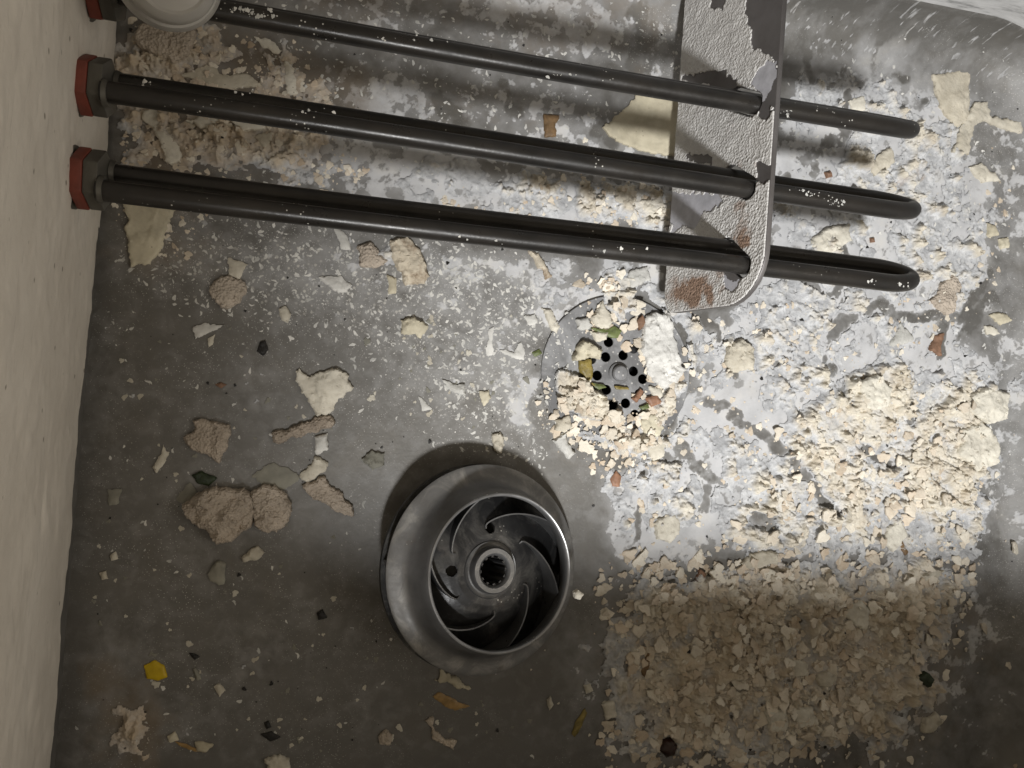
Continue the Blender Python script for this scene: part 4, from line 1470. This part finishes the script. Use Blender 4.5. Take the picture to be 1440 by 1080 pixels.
SCRAPS = [
    ([(829, 462), (850, 465), (862, 459), (872, 466), (866, 476), (856, 474), (846, 470)], .9, .3, 'green', 'leaf_scrap', 'bright green leaf scrap across the top of the strainer', 'leaf'),
    ([(812, 508), (828, 506), (832, 520), (828, 536), (836, 544), (822, 538), (814, 524)], 1.4, .5, 'olive', 'leaf_scrap', 'olive brown leaf mush on the left of the strainer', 'leaf'),
    ([(826, 538), (846, 541), (850, 545), (838, 548)], 1, .2, 'green', 'leaf_scrap', 'green stem scrap left of the strainer bolt', 'leaf'),
    ([(862, 543), (880, 545), (882, 548), (864, 547)], .8, .1, 'olive', 'leaf_scrap', 'thin olive stalk right below the strainer bolt', 'leaf'),
    ([(850, 594), (861, 586), (864, 590), (855, 598)], 1, .2, 'darkgreen', 'leaf_scrap', 'dark green scrap at the bottom of the strainer', 'leaf'),
    ([(896, 572), (908, 567), (910, 574), (900, 577)], 1, .3, 'green', 'leaf_scrap', 'small green scrap below the orange one on strainer', 'leaf'),
    ([(748, 496), (758, 491), (762, 497), (752, 502)], 1, .3, 'green', 'leaf_scrap', 'little green bit just outside the strainer on its left', 'leaf'),
    ([(885, 560), (897, 546), (903, 550), (892, 566)], 1.6, .2, 'orange', 'food_scrap', 'slim orange scrap lying over the strainer holes', 'scrap'),
    ([(905, 560), (920, 556), (927, 566), (912, 572)], 1.5, .5, 'orange', 'food_scrap', 'ragged orange scrap at the right of the strainer', 'scrap'),
    ([(893, 452), (900, 444), (905, 455), (896, 465)], 1.8, .4, 'rust', 'food_scrap', 'rust brown scrap beside the white slab on the strainer', 'scrap'),
    ([(857, 674), (866, 662), (873, 670), (870, 684), (860, 684)], 1.4, .4, 'orange', 'food_scrap', 'orange scrap on the floor between strainer and impeller', 'scrap'),
    ([(303, 541), (311, 538), (319, 541), (311, 546)], .8, .2, 'rust', 'food_scrap', 'tiny reddish scrap on the dark floor', 'scrap'),
    ([(270, 668), (284, 661), (305, 672), (294, 684), (278, 680)], 1.6, .7, 'darkgreen', 'leaf_scrap', 'dark green wilted leaf above the biggest lump', 'leaf'),
    ([(205, 936), (218, 929), (231, 936), (234, 951), (222, 957), (208, 953)], 1.0, .05, 'yellowbit', 'plastic_bit', 'bright yellow bit near the lower left', 'plastic bit'),
    ([(608, 979), (618, 974), (640, 984), (660, 993), (640, 998), (622, 990)], .8, .15, 'amber', 'food_skin', 'amber curved skin below the boat shaped flake', 'skin'),
    ([(246, 1042), (262, 1046), (278, 1052), (290, 1058), (272, 1056), (252, 1048)], .7, .1, 'amber', 'food_skin', 'thin amber skin linking two yellowish flakes', 'skin'),
    ([(804, 1032), (810, 1012), (822, 995), (825, 1002), (818, 1020), (808, 1036)], .9, .2, 'olive', 'leaf_scrap', 'slender grey green leaf left of the shaded pile', 'leaf'),
    ([(925, 1052), (930, 1037), (942, 1034), (949, 1045), (945, 1058), (934, 1063)], 3.2, .1, 'seed', 'seed', 'glossy dark brown seed at the foot of the pile', 'seed'),
    ([(900, 944), (910, 914), (918, 910), (914, 930), (905, 951)], 1.4, .2, 'brownchip', 'wood_chip', 'brown splinter on the left part of the shaded pile', 'chip'),
    ([(1285, 948), (1296, 941), (1304, 950), (1298, 964), (1287, 958)], 2.4, .5, 'darkgreen', 'leaf_scrap', 'dark greenish clump in the right of the shaded pile', 'leaf'),
    ([(366, 480), (374, 478), (378, 492), (370, 501), (362, 494)], 1.6, .6, 'black', 'charred_bit', 'charred black bit on the dark floor above the stick', 'charred bit'),
    ([(266, 918), (274, 919), (281, 923), (274, 927)], 1, .3, 'black', 'charred_bit', 'black fleck just above right of the yellow bit', 'charred bit'),
    ([(446, 862), (454, 856), (460, 868), (448, 871)], 1.4, .4, 'black', 'charred_bit', 'black fleck left of the impeller on bare floor', 'charred bit'),
    ([(367, 1032), (382, 1029), (395, 1036), (380, 1041)], 1.2, .3, 'black', 'charred_bit', 'long black fleck near the bottom, lower of two', 'charred bit'),
    ([(371, 1016), (378, 1013), (382, 1022), (375, 1025)], 1.2, .3, 'black', 'charred_bit', 'short black fleck near the bottom, upper of two', 'charred bit'),
    ([(1252, 745), (1256, 742), (1274, 776), (1270, 780)], 1, .2, 'brownchip', 'food_stalk', 'thin brown stalk at the upper edge of the shaded pile', 'stalk'),
    ([(1258, 208 + 30), (1166, 246), (1168, 250), (1160, 250)], 1, .2, 'brownchip', 'food_stalk', 'x', 'stalk'),
    ([(1158, 243), (1166, 241), (1169, 249), (1161, 252)], 1.8, .3, 'rust', 'seed', 'small brown seed above the middle rod tip', 'seed'),
    ([(1222, 335), (1228, 334), (1229, 341), (1223, 342)], 1.6, .3, 'rust', 'seed', 'small brown seed above the lowest rod tip', 'seed'),
    ([(975, 820), (983, 800), (990, 806), (984, 824)], 1.0, .3, 'rust', 'food_scrap', 'reddish brown scrap on the left of the shaded pile', 'scrap'),
]
for poly, th, rg, mt, nm, lab, cat in SCRAPS:
    if lab == 'x':
        continue
    fi += 1
    me, loc = flake_mesh(nm, poly, th * .001, rg * .0006, 1000 + fi * 7, curl=0.0, dome=.6 if nm == 'seed' else .15, jag=.6)
    o = link(nm, me, M[mt])
    o.location = loc
    if 'strainer' in lab and 'just outside' not in lab and 'between' not in lab:
        o.location.z += .0012
    tag(o, lab, cat)

# crumb perched on the impeller
me, loc = flake_mesh('scale_crumb', [(806, 834), (812, 831), (818, 836), (814, 843), (807, 841)], .0018, .0004, 4242)
o = link('scale_crumb', me, M['cream'])
o.location = P(812, 836, cz0 + .0165)
tag(o, 'cream crumb perched on the right rim of the impeller', 'crumb')

# ---------------------------------------------------------------- countless small chips


def chip_templates(n, seed, elong=1.0, sharp=True):
    r = np.random.RandomState(seed)
    T = []
    for _ in range(n):
        k = r.randint(11, 17) if elong < 1.3 else 10
        a = (np.arange(k) + r.rand(k) * .5) / k * 2 * np.pi
        p1, p2, p3 = r.rand(3) * 6.28
        rad = .78 + .22 * np.sin(a * 2 + p1) * r.rand() + .16 * np.sin(a * 3 + p2) + .10 * np.sin(a * 5 + p3) + .16 * (r.rand(k) - .5)
        x, y = np.cos(a) * rad * elong, np.sin(a) * rad / (elong ** .5)
        bend = (r.rand() - .5) * .5 * (elong > 1.3)
        y = y + bend * x * x
        th = .12 + .22 * r.rand()
        V = []
        for f, z in ((1, -.25), (1.0, th * .6), (.82, th)):
            V += [(x[i] * f, y[i] * f, z + .12 * (r.rand() - .5)) for i in range(k)]
        V.append((0, 0, th * (1.0 + .3 * r.rand())))
        F = []
        for L in range(2):
            for i in range(k):
                j = (i + 1) % k
                F += [(L * k + i, L * k + j, (L + 1) * k + j), (L * k + i, (L + 1) * k + j, (L + 1) * k + i)]
        for i in range(k):
            F.append((2 * k + i, 2 * k + (i + 1) % k, 3 * k))
        T.append((np.array(V), np.array(F)))
    return T


WARPX = fbm(_gx, _gy, 120.0, 4, 800) * 60
WARPY = fbm(_gx, _gy, 120.0, 4, 820) * 50


def sample_density(layers, n, seed):
    d = sample(paint(layers), _gx + WARPX * 1.2, _gy + WARPY * 1.2)
    r = np.random.RandomState(seed)
    p = (d / d.sum()).ravel().cumsum()
    i = np.searchsorted(p, r.rand(n))
    yy, xx = np.divmod(i, RW)
    px = RX0 + (xx + r.rand(n)) * RS
    py = RY0 + (yy + r.rand(n)) * RS
    u = (px - 720) / FPX
    v = (py - 540) / FPX
    k = -H / (u * ST - CT)
    return (u * CT + ST) * k, -v * k


def scatter(name, m, templates, xy, smin, smax, seed, tilt=.3, flat=1.0, label=None, pw=2.0, lift=0.0, zspread=0.0, clear=.022):
    r = np.random.RandomState(seed)
    X, Y = xy
    s_ = X * E1[0] + Y * E1[1]
    t_ = X * E2[0] + Y * E2[1]
    ok = (np.hypot(X - DR[0], Y - DR[1]) > clear) & (edge_dist(s_, t_) > .004) & (s_ > S0 + .006)
    # not inside the impeller
    ok &= np.hypot(X - imp.location.x, Y - imp.location.y) > .050
    X, Y = X[ok], Y[ok]
    Z = floor_z(X, Y)
    Z = np.where(np.hypot(X - DR[0], Y - DR[1]) < .041, np.maximum(Z, .0019), Z)
    VV, FF, TT = [], [], []
    off = 0
    for i in range(len(X)):
        V, F = templates[r.randint(len(templates))]
        sc = smin + (smax - smin) * r.rand() ** pw
        a = r.rand() * 6.283
        tx, ty = (r.randn(2) * tilt)
        v = V * np.array([sc, sc, sc * flat])
        # tilt, then turn
        v = np.stack([v[:, 0], v[:, 1], v[:, 2] + v[:, 0] * tx + v[:, 1] * ty], 1)
        ca, sa = math.cos(a), math.sin(a)
        v = np.stack([v[:, 0] * ca - v[:, 1] * sa + X[i], v[:, 0] * sa + v[:, 1] * ca + Y[i], v[:, 2] + Z[i] + lift + zspread * r.rand()], 1)
        VV.append(v)
        FF.append(F + off)
        TT.append(np.full(len(v), r.rand()))
        off += len(v)
    me = tri_mesh(name, np.concatenate(VV), np.concatenate(FF), {'tint': np.concatenate(TT)}, False)
    o = link(name, me, m)
    o['kind'] = 'stuff'
    if label:
        o['label'] = label
    return o


TP = chip_templates(28, 11)
TS = chip_templates(24, 12, 1.75)
scatter('chip_pile', M['chip'], TP, sample_density([
    ([(860, 810), (1000, 780), (1330, 770), (1330, 900), (1300, 980), (1230, 1060), (1000, 1075), (870, 1060)], 1.0, 14),
    ([(1020, 840), (1280, 830), (1280, 1000), (1060, 1020)], 1.5, 14),
    ([(810, 740), (1400, 720), (1400, 1060), (820, 1090)], .10, 30),
    ([(772, 505), (830, 530), (868, 552), (868, 600), (800, 600)], .8, 6), ([(835, 405), (905, 395), (905, 445), (835, 452)], 1.2, 6), ([(895, 420), (965, 430), (965, 560), (930, 560)], .8, 6), ([(840, 480), (910, 480), (910, 590), (840, 590)], .22, 5),
    ([(890, 560), (950, 540), (945, 620), (880, 640), (850, 605)], .7, 6),
    ([(1120, 640), (1260, 580), (1390, 590), (1390, 760), (1320, 790), (1010, 790), (1040, 720)], .36, 18),
], 2600, 21), .0005, .0047, 22, .26, .6, 'heap of broken buff limescale chips on the basin floor', 3.0, 0, .0008, .0125)
scatter('scale_grit', M['chip'], TP, sample_density([
    ([(160, 20), (430, 60), (500, 190), (460, 280), (150, 300), (140, 150)], 1.0, 12),
    ([(1000, 440), (1390, 440), (1400, 640), (1100, 700), (960, 600)], .45, 18),
    ([(770, 505), (860, 545), (850, 605), (780, 575)], 1.4, 6),
    ([(780, 500), (840, 420), (900, 400), (960, 440), (960, 560), (930, 650), (800, 650), (765, 560)], 1.3, 10),
    ([(640, 230), (955, 270), (955, 335), (640, 300)], .6, 10),
    ([(800, 260), (950, 260), (950, 325), (820, 310)], 1.8, 8),
    ([(850, 690), (1000, 640), (1080, 760), (860, 780)], .4, 12),
    ([(1370, 200), (1420, 250), (1420, 480), (1370, 460)], .35, 10),
], 2200, 31), .0003, .0026, 32, .2, .8, 'fine buff limescale grit strewn on the crust', 2.6)
scatter('white_slivers', M['sliver'], TS, sample_density([
    ([(200, 300), (480, 310), (780, 370), (790, 480), (740, 640), (640, 620), (560, 520), (420, 460), (200, 420)], 1.0, 22),
    ([(520, 360), (760, 380), (760, 470), (560, 470)], 1.8, 16),
    ([(100, 400), (540, 430), (560, 760), (90, 800)], .05, 26),
    ([(300, -40), (960, -40), (950, 240), (400, 130)], .35, 20),
    ([(1100, 60), (1400, 90), (1430, 480), (1380, 780), (1340, 800), (1200, 500)], .35, 16),
    ([(90, 780), (540, 800), (860, 960), (860, 1080), (90, 1080)], .03, 20),
], 4200, 41), .00016, .00125, 42, .10, .4, 'countless tiny white slivers of scale on the grey floor', 2.2)
scatter('black_flecks', M['black'], TP, sample_density([
    ([(90, 0), (1440, 0), (1440, 1080), (90, 1080)], 1.0, 10),
    ([(160, 10), (480, 60), (480, 280), (160, 300)], 2.0, 20),
], 230, 51), .0003, .0012, 52, .1, .6, 'countless tiny black flecks on the basin floor', 3.0, .0004)

def rod_specks():
    r = np.random.RandomState(95)
    VV, FF, TT = [], [], []
    off = 0
    spots = [(345, 14, 26, 5, 34), (372, 22, 20, 4, 16), (1108, 158, 12, 6, 16), (1128, 268, 5, 3, 4), (1140, 273, 10, 5, 12), (1176, 285, 14, 5, 16),
             (1270, 400, 7, 4, 8), (1225, 396, 5, 4, 5), (205, 117, 12, 4, 6), (440, 158, 30, 6, 10), (345, 128, 20, 5, 7), (700, 335, 60, 6, 9), (880, 350, 40, 6, 7), (560, 55, 60, 5, 9), (800, 105, 60, 5, 8)]
    for px, py, sx, sy, n in spots:
        for _ in range(n):
            p = P(px + r.randn() * sx * .5, py + r.randn() * sy * .5, ZT + TUBE_R * .93)
            V, F = TP[r.randint(len(TP))]
            sc = .00018 + .0008 * r.rand() ** 3
            VV.append(V * sc * np.array([1, 1, .7]) + np.array(p))
            FF.append(F + off)
            TT.append(np.full(len(V), r.rand()))
            off += len(V)
    me = tri_mesh('rod_specks', np.concatenate(VV), np.concatenate(FF), {'tint': np.concatenate(TT)}, False)
    o = link('rod_specks', me, M['sliver'])
    o['kind'] = 'stuff'
    o['label'] = 'tiny white specks of scale stuck on the black rods'


rod_specks()

# crumbs that can be counted on the bare floor, each an object of its own
CR_BITS = []
for i, (V, F) in enumerate(chip_templates(10, 61)):
    CR_BITS.append(tri_mesh('scale_crumb', V * np.array([1, 1, .8]), F, {'tint': np.full(len(V), (i * .37) % 1)}, False))
    CR_BITS[-1].materials.append(M['cream'] if i % 3 else M['grey'])


def crumbs(layers, n, seed, smin, smax, label, group):
    r = np.random.RandomState(seed)
    X, Y = sample_density(layers, n, seed)
    for x, y in zip(X, Y):
        s = x * E1[0] + y * E1[1]
        if s < S0 + .008 or math.hypot(x - imp.location.x, y - imp.location.y) < .051 or math.hypot(x - DR[0], y - DR[1]) < .042:
            continue
        o = bpy.data.objects.new('scale_crumb', CR_BITS[r.randint(len(CR_BITS))])
        COL.objects.link(o)
        k = smin + (smax - smin) * r.rand() ** 2
        o.scale = (k, k * (.7 + .3 * r.rand()), k)
        o.location = (x, y, float(floor_z(np.array([x]), np.array([y]))[0]))
        o.rotation_euler = (r.randn() * .1, r.randn() * .1, r.rand() * 6.28)
        tag(o, label, 'crumb', group)


crumbs([([(110, 450), (400, 450), (500, 640), (520, 960), (110, 900)], 1, 8)], 60, 71, .0008, .0022,
       'small pale crumb scattered on the dark bare floor left of the impeller', 'crumbs on the dark floor beside the left wall')
crumbs([([(250, 900), (540, 930), (830, 960), (830, 1075), (250, 1075)], 1, 8)], 45, 72, .0008, .0022,
       'small pale crumb scattered on the shaded floor along the bottom edge', 'crumbs on the shaded floor below the impeller')
crumbs([([(500, 480), (740, 470), (750, 600), (560, 640)], 1, 8)], 45, 73, .0009, .0026,
       'small white crumb on the lit grey floor between impeller and lowest rod', 'crumbs on the lit grey floor')
